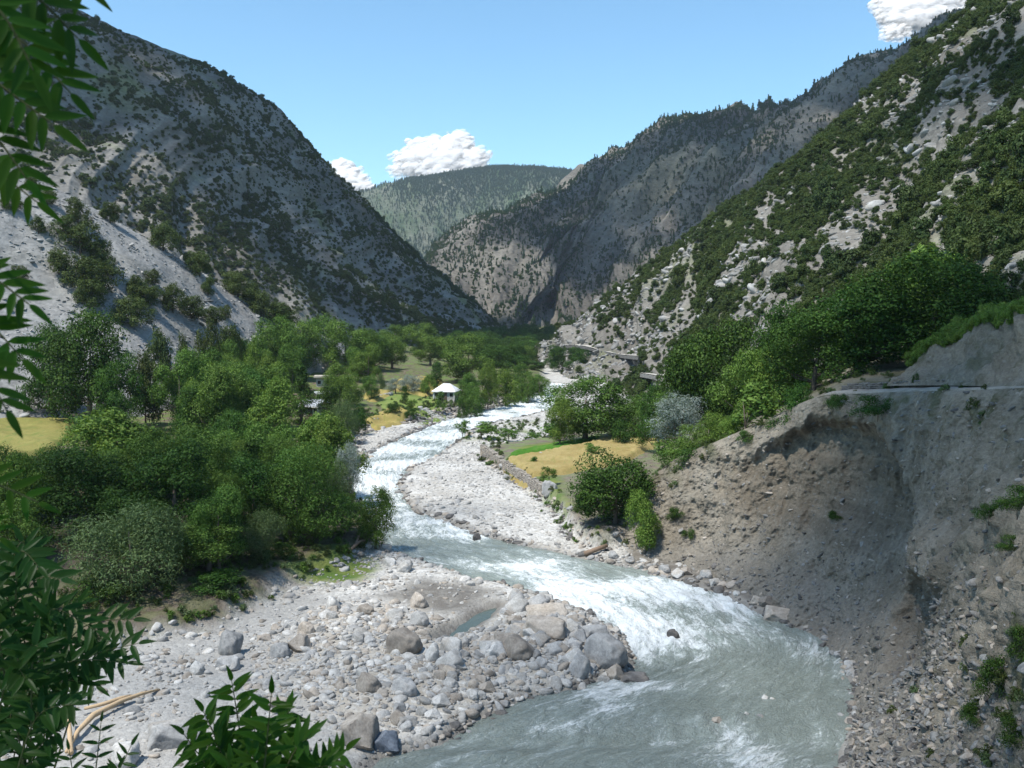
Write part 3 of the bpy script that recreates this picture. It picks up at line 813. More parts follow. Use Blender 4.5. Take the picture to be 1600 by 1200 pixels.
# ------------------------------------------------------------------ scatter (stuff) by geometry nodes
def scatter(name, pts, protos, scale, rng, label=None, tilt=.15, nrm=None, zs=None, cat=None, rot=None):
    n = len(pts)
    me = bpy.data.meshes.new(name + "_points")
    me.vertices.add(n); me.vertices.foreach_set("co", np.asarray(pts, np.float32).ravel())
    sc = np.repeat(np.asarray(scale, np.float32)[:, None], 3, 1) if np.ndim(scale) == 1 else np.asarray(scale, np.float32)
    if rot is None:
        rot = np.stack([rng.normal(size=n) * tilt, rng.normal(size=n) * tilt, rng.uniform(0, 6.28, n)], -1)
    rot = rot.astype(np.float32)
    a = me.attributes.new("iscale", 'FLOAT_VECTOR', 'POINT'); a.data.foreach_set("vector", sc.ravel())
    a = me.attributes.new("irot", 'FLOAT_VECTOR', 'POINT'); a.data.foreach_set("vector", rot.ravel())
    a = me.attributes.new("pick", 'INT', 'POINT'); a.data.foreach_set("value", rng.integers(0, len(protos), n).astype(np.int32))
    ng = bpy.data.node_groups.new(name + "_scatter", 'GeometryNodeTree')
    ng.interface.new_socket("Geometry", in_out='INPUT', socket_type='NodeSocketGeometry')
    ng.interface.new_socket("Geometry", in_out='OUTPUT', socket_type='NodeSocketGeometry')
    N, L = ng.nodes, ng.links
    gi = N.new("NodeGroupInput"); go = N.new("NodeGroupOutput"); join = N.new("GeometryNodeJoinGeometry")
    for m in protos:
        po = bpy.data.objects.new(m.name, m)
        oi = N.new("GeometryNodeObjectInfo"); oi.inputs["Object"].default_value = po; oi.inputs["As Instance"].default_value = True
        L.new(oi.outputs["Geometry"], join.inputs[0])
    ip = N.new("GeometryNodeInstanceOnPoints"); ip.inputs["Pick Instance"].default_value = True
    def na(nm, typ):
        x = N.new("GeometryNodeInputNamedAttribute"); x.data_type = typ; x.inputs["Name"].default_value = nm
        return x.outputs["Attribute"]
    L.new(gi.outputs[0], ip.inputs["Points"]); L.new(join.outputs[0], ip.inputs["Instance"])
    L.new(na("pick", 'INT'), ip.inputs["Instance Index"]); L.new(na("iscale", 'FLOAT_VECTOR'), ip.inputs["Scale"])
    e2r = N.new("FunctionNodeEulerToRotation"); L.new(na("irot", 'FLOAT_VECTOR'), e2r.inputs[0]); L.new(e2r.outputs[0], ip.inputs["Rotation"])
    L.new(ip.outputs[0], go.inputs[0])
    o = obj(name, me); md = o.modifiers.new("scatter", 'NODES'); md.node_group = ng
    return tag(o, label, cat, kind="stuff")
def sample(S, n, rng, dens):
    """n points on a sheet, weighted by world area times a density function of (V, flow, u, v)"""
    V, F = S['V'], S['F']; q = V[F]
    ar = np.linalg.norm(np.cross(q[:, 2] - q[:, 0], q[:, 3] - q[:, 1]), axis=1) / 2
    c = q.mean(1); w = ar * np.maximum(0, dens(c, S['fl'][F].mean(1), S['u'][F].mean(1), S['v'][F].mean(1)))
    f = rng.choice(len(F), n, p=w / w.sum()); a, b = rng.uniform(size=(2, n, 1))
    qq = q[f]
    return (qq[:, 0] * (1 - a) + qq[:, 1] * a) * (1 - b) + (qq[:, 3] * (1 - a) + qq[:, 2] * a) * b
def lowcrown(name, seed, leaf, h=1.5, r=1.0, nl=9, ncl=20, nlf=8, ll=.17, shape='round'):
    return crown_mesh(name, seed, h, r, .04, nl, ncl, nlf, ll, .6, LEAF[leaf], shape=shape, sig=.13)[0]
rng = np.random.default_rng(5)
SHR = [lowcrown("scrub_shrub", 900 + k, 'oak') for k in range(4)]
SHRD = [lowcrown("scrub_shrub_dark", 920 + k, 'oakdark', ll=.19) for k in range(4)]
PINE = [lowcrown("pine", 940 + k, 'pine', 3.4, .95, 8, 14, 6, .34, 'cone') for k in range(3)]
def in_frame(P, m=60):
    a = P[:, 0] / P[:, 1]; px = 800 + a * FPX * 1.0
    return (px > -m) & (px < 1600 + m)
# hillside scrub: clustered along the gullies, thinning on the open scree
def d1(c, fl, u, v):
    g = fbm(c / 55, 4, 400) + .45 * fbm(np.stack([fl[:, 0] / 26, fl[:, 1] / 150, 0 * u], -1), 3, 401)
    near = sstep(520, 330, c[:, 1])
    return np.where((v < .69), .26 + sstep(-.10, .36, g) * .9 + .9 * near * sstep(.30, .05, v), .0) * in_frame(c, 350) * (1 - .93 * chute(fl, c, CHS['hillside']))
P_ = sample(M1, 23500, rng, d1)
scatter("hillside_scrub", P_ - [0, 0, .25], SHR + SHRD + SHRD, rng.lognormal(.62, .46, len(P_)) * .48, rng, "dark oak scrub dotted over the shaded grey mountainside across from the road", .1)
def d3(c, fl, u, v):
    g = fbm(c / 110, 4, 410) + .5 * fbm(np.stack([fl[:, 0] / 50, fl[:, 1] / 350, 0 * u], -1), 3, 411)
    return np.where(v < .76, .45 + sstep(-.12, .34, g) + .8 * sstep(.5, .66, v), 0) * in_frame(c) * (1 - .95 * chute(fl, c, CHS['mountain']))
P_ = sample(M3, 26000, rng, d3)
scatter("crag_scrub", P_ - [0, 0, .3], SHRD + PINE, rng.lognormal(.8, .35, len(P_)) * .60, rng, "small dark trees clinging to the brown crag at the head of the valley", .08)
def d5(c, fl, u, v):
    g = fbm(c / 260, 4, 420) + .5 * fbm(np.stack([fl[:, 0] / 120, fl[:, 1] / 700, 0 * u], -1), 3, 421)
    return np.where(v < .76, .7 + sstep(-.3, .3, g) + 3.0 * sstep(.42, .62, v + .08 * g) * sstep(.25, .5, u), 0) * (1 - .9 * chute(fl, c, CHS['far_mountain']))
P_ = sample(M5, 24000, rng, d5)
scatter("distant_pine_wood", P_ - [0, 0, .4], PINE, rng.lognormal(1.05, .25, len(P_)) * .86, rng, "pine wood darkening the rounded top of the distant mountain under the cloud", .05)
def dens4(c, fl, u, v):
    g = fbm(c / 26, 4, 430) + .55 * fbm(np.stack([fl[:, 0] / 22, fl[:, 1] / 120, 0 * u], -1), 3, 431)
    lo = sstep(.22, .45, u)
    return np.where(v < .69, (.16 + sstep(-.2, .34, g + .12 * lo)) * (.45 + .75 * lo), 0) * in_frame(c) * (1 - .95 * chute(fl, c, CHS['near_hillside']))
P4 = sample(M4, 11500, rng, dens4)
S4 = rng.lognormal(.36, .40, len(P4)) * .58
# the largest of them in the picture become shrubs of their own
app = S4 / P4[:, 1]
o4 = np.argsort(-app)
big4, rest4 = o4[:225], o4[225:]
scatter("slope_scrub", P4[rest4] - [0, 0, .15], SHR + SHR + SHRD, S4[rest4], rng, "dense green scrub covering the steep hillside above the road", .1)

# trees closing the valley floor far upstream
FARW = [PROTO['walnut'][k][0] for k in range(3)] + [PROTO['broadleaf'][0][0]]
xy = np.column_stack([rng.uniform(-75, 75, 420), rng.uniform(350, 900, 420)])
xy = xy[(sdist(xy[:, 0], xy[:, 1], RIVER) < -4) & (np.abs(xy[:, 0] - 6) < 14 + (xy[:, 1] - 330) * .14)]
scatter("far_wood", np.column_stack([xy, ground_z(xy[:, 0], xy[:, 1])]), FARW, rng.uniform(.6, 1.05, len(xy)), rng, "dark wood filling the valley floor where the hills close in", .05)
# ------------------------------------------------------------------ trees, one by one
GW = .84
G1 = "trees of the grove along the river"
G2 = "trees around the village fields"
G3 = "trees under the steep hillside beside the road"
G4 = "young trees on the stony flat"
for a in [
 # the grove, front row by the boulder bar
 ('willow', 205, 792, 190, 79, "pale feathery willow bulging from the grove front, above the driftwood"),
 ('bush', 150, 905, 110, 76, "low dull green bush below the pale feathery willow"),
 ('broadleaf', 325, 815, 150, 84, "dark low tree at the grove front, between the two pale willows"),
 ('willow', 408, 798, 90, 89, "narrow pale willow right behind the boulders, beside the dark low tree"),
 ('bush', 330, 890, 120, 81, "dark bush with its skirt on the brown bank under the grove"),
 ('bush', 425, 850, 90, 90, "rounded bush at the brown bank, under the narrow pale willow"),
 ('tallwillow', 482, 690, 150, 96, "tall dark willow with a forked bare trunk at the river corner of the grove"),
 ('tallwillow', 535, 770, 80, 100, "drooping grey-green willow between the forked tree and the water"),
 ('broadleaf', 586, 762, 66, 100, "small round tree standing alone at the water's edge"),
 ('walnut', 270, 690, 180, 92, "broad dark tree in the middle of the grove, behind the pale willow"),
 ('walnut', 120, 700, 190, 92, "broad dark tree at the upstream meadow end of the grove"),
 ('walnut', 395, 715, 130, 98, "dark tree behind the narrow pale willow"),
 ('broadleaf', 30, 775, 120, 84, "dark tree below the golden meadow strip"),
 ('walnut', 200, 765, 140, 87, "dark shaded tree showing above the pale feathery willow"),
 # middle of the grove
 ('bright', 210, 640, 200, 112, "feathery fresh green tree bordering the golden meadow"),
 ('broadleaf', 320, 665, 130, 108, "mid green tree with an open crown behind the broad dark tree"),
 ('broadleaf', 420, 660, 120, 118, "mid green tree in the grove below the big pale walnut"),
 ('bright', 495, 645, 110, 128, "bright green tree in the grove, second row from the river"),
 ('bright', 530, 650, 90, 122, "bright green tree at the grove edge, above the silver willow bush"),
 ('silver', 545, 692, 46, 118, "silver-grey willow bush leaning over the white rapids"),
 ('willow', 520, 720, 75, 110, "soft grey-green willow behind the silver bush"),
 ('broadleaf', 455, 700, 90, 108, "mid green tree behind the tall forked willow"),
 ('cone', 392, 690, 60, 107, "bluish cone-shaped tree deep in the grove"),
 ('broadleaf', 130, 650, 90, 118, "small tree with its foot in the golden meadow"),
 # behind, towards the scree
 ('walnut', 135, 492, 150, 165, "very dark tall tree standing against the scree foot"),
 ('walnut', 75, 515, 110, 172, "dark tree beside the very dark tall one, over the meadow"),
 ('walnut', 185, 560, 80, 160, "dark tree stepping down from the very dark tall one"),
 ('broadleaf', 280, 553, 95, 168, "upright green tree with a pointed top in front of the scree"),
 ('bright', 310, 600, 60, 163, "yellow-green tree hugging the upright pointed one"),
 ('broadleaf', 392, 575, 125, 182, "large pale green walnut tree in the middle of the village trees"),
 ('cone', 470, 578, 56, 190, "dark tree hung with yellow-green vine, beside the grey roof"),
 ('broadleaf', 530, 575, 62, 212, "dense green tree between the flat roof and the fields"),
 ('columnar', 512, 610, 50, 185, "upright tree in front of the grey pitched roof"),
 ('broadleaf', 548, 590, 50, 222, "dense green tree at the corner of the golden patch"),
 ('bush', 560, 640, 40, 190, "round bush at the lower corner of the village fields"),
 ('willow', 540, 632, 46, 178, "pale bush beside the round one at the fields' corner"),
 ('oak', 248, 520, 55, 205, "brownish oak at the scree foot behind the upright tree"),
 ('oak', 288, 530, 30, 190, "small oak with a bare dark trunk at the foot of the scree"),
 ('oak', 322, 512, 55, 215, "brown-green oak at the scree foot"),
 ('oak', 355, 515, 60, 222, "brown-green oak next to the light walnut"),
 ('oak', 225, 560, 60, 175, "thin grey-brown oak beside the dark tall tree"),
 ('broadleaf', 350, 540, 60, 215, "fresh green tree above the large pale walnut"),
 ('bright', 395, 530, 55, 235, "light green tree behind the large pale walnut"),
 ('broadleaf', 430, 502, 85, 262, "domed green tree at the back of the village, nearest the scree"),
 ('broadleaf', 468, 512, 80, 285, "domed green tree, second along the back of the village"),
 ('broadleaf', 500, 500, 80, 305, "tall domed tree behind the flat roof"),
 ('broadleaf', 540, 508, 85, 300, "broad grey-green tree behind the flat roof, towards the river"),
 ('broadleaf', 455, 545, 60, 240, "green tree over the flat beige roof"),
 ('broadleaf', 585, 530, 60, 310, "green tree at the back edge of the upper golden field"),
 ('broadleaf', 612, 530, 60, 320, "green tree behind the upper golden field"),
 ('broadleaf', 575, 545, 55, 270, "dark green tree at the side of the small golden patch"),
 ('broadleaf', 655, 512, 70, 410, "dark domed tree in the farthest row under the mountain"),
 ('broadleaf', 615, 515, 60, 420, "dark tree in the farthest row, next to the domed one"),
 ('broadleaf', 672, 530, 62, 350, "dark rounded tree just behind the great walnut"),
 ('broadleaf', 730, 530, 92, 290, "great round walnut tree behind the white-roofed house"),
 ('walnut', 772, 545, 62, 330, "dark green tree in the lee of the great walnut"),
 ('broadleaf', 700, 535, 50, 380, "dark tree peeping behind the great walnut"),
 ('walnut', 805, 560, 55, 350, "dark tree where the valley closes"),
 ('walnut', 835, 570, 45, 370, "farthest dark tree beside the river, at the foot of the crag"),
 ('columnar', 683, 572, 22, 262, "dark narrow tree rising left of the white roof"),
 ('bright', 762, 570, 36, 243, "tall yellow-green poplar beside the white-roofed house"),
 ('broadleaf', 735, 590, 46, 238, "dark green tree covering the corner of the white-roofed house"),
 ('broadleaf', 742, 612, 34, 228, "dark low tree with a bare trunk by the river terrace"),
 ('bright', 790, 583, 48, 252, "light green tree above the stony river edge"),
 ('broadleaf', 818, 575, 44, 268, "green tree in the riverside row, second from its end"),
 ('broadleaf', 843, 592, 38, 282, "green tree ending the riverside row"),
 ('broadleaf', 825, 595, 30, 262, "low green tree between the riverside trees"),
 ('columnar', 633, 610, 17, 232, "dark clipped tree in the green lawn"),
 ('bright', 640, 632, 18, 222, "pale bush under the dark clipped tree"),
 ('bush', 612, 636, 34, 214, "dark bush on the edge of the river terrace"),
 ('bush', 640, 645, 22, 214, "small dark bush beside the bush on the terrace edge"),
 ('sapling', 692, 618, 16, 226, "small dark tree in front of the white-roofed house"),
 ('bush', 724, 628, 24, 226, "bush at the path by the white-roofed house"),
 ('silver', 645, 592, 44, 255, "grey-green hedge tree in front of the upper golden field"),
 ('silver', 618, 598, 36, 250, "grey-green hedge tree at the side of the upper golden field"),
 ('bright', 668, 592, 30, 252, "fresh green tree left against the white roof"),
 ('broadleaf', 580, 592, 34, 236, "round tree with a dark trunk in the small golden patch"),
 ('willow', 596, 590, 16, 255, "pale shrub behind the round tree of the small golden patch"),
 ]:
    k, px, py, w, D, lab = a
    tree_px(k, px, py - (0 if D < 150 else 7), w * GW, D, lab, G1 if D < 150 else G2)
rf = random.Random(41)
FIELDS = [poly(p_, o_) for p_, o_ in [([(565,655),(566,612),(612,588),(700,586),(735,650)], 3.0), ([(-160,770),(-160,636),(112,636),(118,690),(40,745)], 6.0), ([(500,640),(500,568),(530,568),(530,640)], 4.0)]]
nf = 0; tries = 0
while nf < 80 and tries < 4000:
    tries += 1
    D = rf.uniform(82, 135) if nf < 31 else rf.uniform(150, 330)
    px = rf.uniform(-70, 540) if nf < 31 else rf.uniform(180, 600)
    x, y = ray(px, 600)[0] * D, D
    X1, Y1 = np.array([x]), np.array([y])
    if sdist(X1, Y1, LT)[0] < 4 or max(sdist(X1, Y1, P_)[0] for P_ in FIELDS) > -3: continue
    if nf >= 31 and abs(x) > 30 + (D - 120) * .22 + 14: continue
    if 640 < px: continue
    h = rf.uniform(4.5, 8.5) if nf < 31 else rf.uniform(8, 13); w = h * rf.uniform(.55, .85)
    z = gz1(x, y); kx, ky = 800 + x / D * FPX, 600 - (z + h - H) / D * FPX
    if nf < 31 and ky < 640: continue
    if nf >= 31 and (ky < 500 or (px > 430 and D < 262) or (px > 330 and D < 200 and ky < 565) or px > 560 and D < 285): continue
    kind = rf.choice(['broadleaf', 'walnut', 'bright', 'broadleaf', 'tallwillow', 'walnut'] if nf < 31 else ['broadleaf', 'bright', 'broadleaf', 'bright', 'walnut'])
    tone = {'broadleaf': 'mid green', 'walnut': 'dark green', 'bright': 'bright green', 'tallwillow': 'slim grey-green'}[kind]
    where = (("behind the pale feathery willow" if px < 260 else "behind the narrow pale willow" if px < 420 else "near the river edge") if nf < 31 else
             ("at the scree foot" if px < 330 else "around the large pale walnut" if px < 440 else "around the hidden village roofs" if D < 250 else "at the back of the village"))
    form = "tall" if h > (7.3 if nf < 31 else 10.5) else "low" if h < (5.6 if nf < 31 else 8.8) else "middling"
    slim = "slender" if w / h < .66 else "full" if w / h < .76 else "broad"
    put_tree(kind, (x, y, z - .05), h, w, f"{form} {slim} {tone} tree filling the {'grove' if nf < 31 else 'village trees'} {where}", "filling trees of the grove and village")
    nf += 1
for k, px, py, w, D, lab in [
 ('broadleaf', 915, 588, 128, 168, "spreading bright-topped walnut behind the golden wheat field"),
 ('bright', 875, 625, 44, 160, "slender light tree at the river side of the spreading walnut"),
 ('broadleaf', 958, 628, 62, 172, "lower green tree against the spreading walnut, towards the hillside"),
 ('broadleaf', 998, 615, 64, 165, "green tree in the hollow between wheat field and hillside"),
 ('walnut', 1030, 600, 60, 150, "dark green tree above the upper end of the wheat field"),
 ('bush', 975, 655, 46, 158, "bush at the upper edge of the wheat field"),
 ('bigbush', 962, 706, 122, 104, "large dark glossy bush-like tree at the foot of the bank by the wheat"),
 ('bright', 1010, 765, 56, 98, "light green small tree leaning out from the bank"),
 ]:
    tree_px(k, px, py, w, D, lab, G3)
for k, px, py, w, D, lab in [
 ('sapling', 722, 656, 26, 189, "young tree on the stony flat, the one nearest the rapids"),
 ('sapling', 752, 658, 32, 186, "young tree on the stony flat, second from the rapids"),
 ('sapling', 795, 668, 32, 182, "young tree on the stony flat behind the end of the stone wall"),
 ('sapling', 826, 675, 22, 182, "thin half-bare young tree on the stony flat"),
 ('sapling', 772, 680, 18, 180, "small shrub between the young trees of the stony flat"),
 ('sapling', 862, 660, 36, 178, "young light tree beside the green field strip"),
 ('sapling', 926, 692, 28, 148, "small leafy tree standing in the wheat"),
 ('sapling', 838, 713, 11, 143, "tiny shrub by the white stone in the wheat"),
 ('sapling', 858, 728, 24, 128, "small dark tree above the big grey boulder at the wall end"),
 ]:
    tree_px(k, px, py, w, D, lab, G4)
def tree_bank(kind, px, pybase, pytop, w, D, label, group=G3):
    a, b = ray(px, pybase)
    p = at(px, pybase, D)
    return put_tree(kind, (p[0], p[1], p[2] - .4), (pybase - pytop) / FPX * D, w / FPX * D, label, group)
for a in [
 ('roadside', 1450, 590, 388, 215, 100, "great dark tree spreading over the road"),
 ('roadside', 1340, 600, 438, 190, 103, "great dark tree next along the road from the spreading one"),
 ('roadside', 1545, 560, 440, 110, 104, "dark tree half on the grassy top of the road cutting"),
 ('roadside', 1270, 625, 480, 150, 104, "dark tree at the river end of the roadside row"),
 ('roadside', 1395, 595, 480, 150, 112, "dark tree closing the gap under the roadside crowns"),
 ('roadside', 1490, 580, 470, 130, 114, "shaded tree behind the spreading roadside one"),
 ('bright', 1440, 530, 385, 120, 124, "lighter crown rising behind the spreading roadside tree"),
 ('walnut', 1118, 690, 498, 140, 122, "big round dark tree above the silver tree"),
 ('broadleaf', 1165, 680, 540, 100, 112, "dark tree between the big round one and the bright one"),
 ('bright', 1212, 660, 528, 86, 107, "bright yellow-green tree in front of the dark roadside row"),
 ('silver', 1064, 690, 608, 80, 112, "silver-blue tree on the slope above the wheat field"),
 ('broadleaf', 1060, 750, 680, 95, 108, "dark green tree below the silver-blue one"),
 ('broadleaf', 1105, 720, 640, 70, 106, "dark tree at the top of the bank, uphill of the silver-blue one"),
 ('bright', 1142, 700, 640, 44, 101, "light green small tree on the top edge of the bank"),
 ('sapling', 1165, 690, 592, 58, 98, "slim ailanthus with a bare pale stem on the bank edge"),
 ('bush', 1245, 665, 588, 62, 92, "feathery ailanthus clump hanging at the road edge"),
 ('bush', 1225, 680, 640, 55, 93, "bush under the feathery ailanthus clump"),
 ('bush', 1190, 700, 662, 40, 96, "low bush where the hollow starts"),
 ('bush', 1085, 735, 690, 60, 103, "bush in the notch behind the bank's top"),
 ('broadleaf', 1040, 690, 610, 60, 128, "green tree filling the gap behind the silver-blue one"),
 ('walnut', 1075, 660, 550, 90, 140, "dark tree uphill behind the silver-blue one"),
 ('walnut', 1230, 640, 470, 110, 130, "dark tree behind the bright yellow-green one"),
 ]:
    tree_bank(*a)
def bush_on(S, kind, px, py, w, h, label, group):
    p = pick(S, px, py)
    if p is None: return
    D = p[1]
    put_tree(kind, (p[0], p[1], p[2] - .08), h / FPX * D, w / FPX * D, label, group)
for px, py, w, h, lab in [
 (1372, 650, 75, 34, "wide grey-green bush hanging just below the road"),
 (1312, 640, 42, 26, "small bush below the road, beside the wide one"),
 (1430, 606, 11, 26, "tiny roadside shrub standing at the road edge"),
 (1590, 800, 60, 44, "dark bush high on the near slope"),
 (1545, 812, 44, 28, "flat bush on the near slope below the road"),
 (1560, 1085, 72, 70, "dark bush on the near slope, the biggest above the rubble"),
 (1598, 1030, 50, 60, "dark bush above the biggest one of the near slope"),
 (1520, 1130, 46, 34, "small grass-green bush below the biggest one of the near slope"),
 (1585, 1165, 60, 50, "green bush at the lowest corner of the near slope"),
 (1585, 860, 50, 26, "thin bush between the higher bushes of the near slope"),
 (1056, 812, 26, 22, "small tuft-like bush on the bank face near the light tree"),
 (1076, 840, 22, 16, "tuft low on the bank face"),
 (1165, 690, 30, 20, "tuft on the lip of the hollow"),
 (1305, 812, 26, 16, "green tuft inside the hollow"),
 ]:
    bush_on(BK, 'bush', px, py, w, h, lab, "bushes on the eroded bank")

# ------------------------------------------------------------------ oaks on the pale scree
def words_for(i):
    return ["first", "second", "third", "fourth", "fifth", "sixth", "seventh", "eighth", "ninth", "tenth"][i]
scr = [(75,322,30),(108,300,26),(152,328,24),(122,352,44),(172,348,32),(212,352,26),(60,365,28),(100,372,36),(126,398,52),(158,418,44),(92,428,40),
       (142,458,58),(168,436,36),(140,482,46),(205,510,48),(214,466,36),(238,446,26),(222,480,34),(270,488,46),(298,500,38),(330,508,30),(325,462,30),
       (255,392,44),(282,402,34),(312,432,40),(338,440,36),(372,466,42),(392,478,36),(408,494,40),(430,506,34),(352,500,24),(30,440,26),(240,470,24),
       (448,510,36),(300,418,26),(20,330,26),(50,300,28)]
for i, (px, py, w) in enumerate(scr):
    p = pick(M2, px, py)
    if p is None: continue
    band = "at the upper edge of" if py < 305 + max(0, px - 100) * .55 else ("halfway down" if py < 400 + px * .28 else "low on")
    size = "small" if w < 30 else ("medium" if w < 42 else "large")
    place = ("near the leaf spray" if px < 90 else "above the very dark tall tree" if px < 180 else "above the pointed tree" if px < 290 else
             "above the large pale walnut" if px < 390 else "close to the domed trees")
    form = ("squat", "round", "upright")[i % 3]
    lab = f"{size} {form} oak bush {band} the pale scree, {place}"
    D = p[1]
    put_tree('oak', (p[0], p[1], p[2] - .1), w * 1.0 / FPX * D, w * (.85, 1.05, 1.3)[i % 3] / FPX * D, lab, "oak bushes on the pale scree")

# ------------------------------------------------------------------ larger shrubs on the hillside above the road
def zone(P):
    px, py = proj(*P)
    lm = ("the spreading walnut" if px < 990 else "the silver-blue tree" if px < 1100 else "the big round tree" if px < 1180 else "the bright yellow-green tree" if px < 1260
          else "the river end of the roadside trees" if px < 1340 else "the great roadside trees" if px < 1410 else "the spreading roadside tree" if px < 1480 else "the grassy road cutting" if px < 1550 else "the outer road cutting")
    base = 560 - max(0, px - 900) * .15; top = 560 - (px - 840) * .78
    f = (base - py) / max(60, base - top)
    return ("right behind " if f < .12 else "just above " if f < .25 else "upslope of " if f < .5 else "high above " if f < .75 else "near the skyline above ") + lm
def proj(x, y, z):
    d = np.array([x, y, z - H]); f = d[1] * CP - d[2] * SP; u = d[1] * SP + d[2] * CP
    return 800 + d[0] / f * FPX, 600 - u / f * FPX
for j, i in enumerate(big4):
    p = P4[i]; s = S4[i]
    m = (SHR + SHRD)[j % 8]
    o = obj('hillside_shrub', m, None, (p[0], p[1], p[2] - .15), (0, 0, j * 1.7), (s, s, s * (.72, 1.0, 1.32)[j % 3]))
    wpx = s * 2 / p[1] * FPX
    tag(o, ("small " if wpx < 22 else "large " if wpx > 32 else "") + ("olive green" if j % 8 < 4 else "dark green") + (" squat", " rounded", " upright")[j % 3] + " shrub " + zone(p), "shrub", "shrubs on the steep hillside")
# ------------------------------------------------------------------ stone
def mat_stone(name, a, b, rough=.85, spots=.4):
    t = NT(name); p = t.obco(); r = t.rnd()
    w = t.n.new("ShaderNodeVectorMath"); w.operation = 'ADD'; t.l.new(p, w.inputs[0])
    cx = t.n.new("ShaderNodeCombineXYZ"); t.set(cx.inputs[0], t.math('MULTIPLY', r, 53.0)); t.set(cx.inputs[1], t.math('MULTIPLY', r, 31.0)); t.l.new(cx.outputs[0], w.inputs[1])
    q = w.outputs[0]
    n1 = t.noise(q, 1.6, 5, .65); n2 = t.noise(q, 9, 4, .7); n3 = t.noise(q, .7, 3, .5)
    c = t.mix(sm(t, .35, .65, n1), a, b)
    c = t.mix(t.math('MULTIPLY', sm(t, .5, .7, n3), spots), c, (.40, .33, .25))
    c = t.mix(1.0, c, t.ramp(n2, [(.3, .68), (.65, 1.1)]), 'MULTIPLY')
    hs = t.n.new("ShaderNodeHueSaturation"); t.set(hs.inputs["Color"], c)
    t.set(hs.inputs["Value"], t.math('ADD', .72, t.math('MULTIPLY', r, .5)))
    return t.finish(t.pbsdf(hs.outputs[0], rough, .25, t.bump(t.math('ADD', n1, t.math('MULTIPLY', n2, .5)), .08, .8)))
STONE = {'pale': mat_stone("stone_pale", (.38, .37, .345), (.52, .51, .485)), 'tan': mat_stone("stone_tan", (.30, .262, .22), (.41, .37, .32)),
         'grey': mat_stone("stone_grey", (.28, .28, .275), (.40, .395, .38)), 'blue': mat_stone("stone_blue", (.10, .12, .15), (.19, .215, .25), .6, .05),
         'wall': mat_stone("stone_wall", (.17, .15, .125), (.31, .285, .25)), 'dark': mat_stone("stone_dark", (.085, .08, .075), (.16, .15, .14), .5, .15), 'scree': mat_stone("stone_scree", (.17, .17, .165), (.29, .285, .27), .9, .1)}
def rock_np(seed, sub, angular=.5, dims=(1, .8, .62)):
    bm = bmesh.new(); bmesh.ops.create_icosphere(bm, subdivisions=sub, radius=1.0)
    V = np.array([v.co[:] for v in bm.verts]); F = np.array([[v.index for v in f.verts] for f in bm.faces]); bm.free()
    r = np.random.default_rng(seed)
    V = V * (1 + .34 * fbm(V * .9 + seed * 3.1, 3, seed))[:, None]
    for _ in range(int(5 + 9 * angular)):
        n = r.normal(size=3); n /= np.linalg.norm(n); d = r.uniform(.52, .86)
        ex = np.maximum(0, V @ n - d)
        V = V - n * (ex * (.55 + .42 * angular))[:, None]
    V = V + .045 * np.stack([fbm(V * 3.4 + k * 9 + seed, 3, seed + k) for k in range(3)], -1)
    V = V / np.abs(V).max(0) * np.array(dims)
    return V, F
def rock_mesh(name, seed, sub, mat, angular=.5, dims=(1, .8, .62)):
    V, F = rock_np(seed, sub, angular, dims)
    return mesh_np(name, V, F, mat)
RK = {}
for c in STONE:
    for k in range(5):
        RK[c, k] = rock_mesh("boulder_" + c, 50 + k, 4, STONE[c], [.45, .8, 1.0, .6, 1.3][k], [(1, .8, .66), (1, .85, .72), (1, .7, .55), (1, .9, .8), (1, .75, .6)][k])
CNT['rock'] = 0
def put_rock(x, y, z, w, h, color, label, group=None, k=None, rz=None, tilt=0.0, dz=0.0, cat="boulder", name="boulder"):
    CNT['rock'] += 1; i = CNT['rock']; rnd = random.Random(i * 13)
    k = i % 5 if k is None else k
    m = RK[color, k]
    dims = [(1, .8, .66), (1, .85, .72), (1, .7, .55), (1, .9, .8), (1, .75, .6)][k]
    s = w / 2
    o = obj(name, m, None, (x, y, z + dz + h * (.30 if label is None or group is None or 'field' not in group else .14)), (rnd.uniform(-.15, .15) + tilt, rnd.uniform(-.15, .15), rnd.uniform(-.5, .5) if rz is None else rz), (s, s * rnd.uniform(.9, 1.15), h / 2 / dims[2] * 1.25))
    return tag(o, label, cat, group)
HB = "large boulders on the spit"
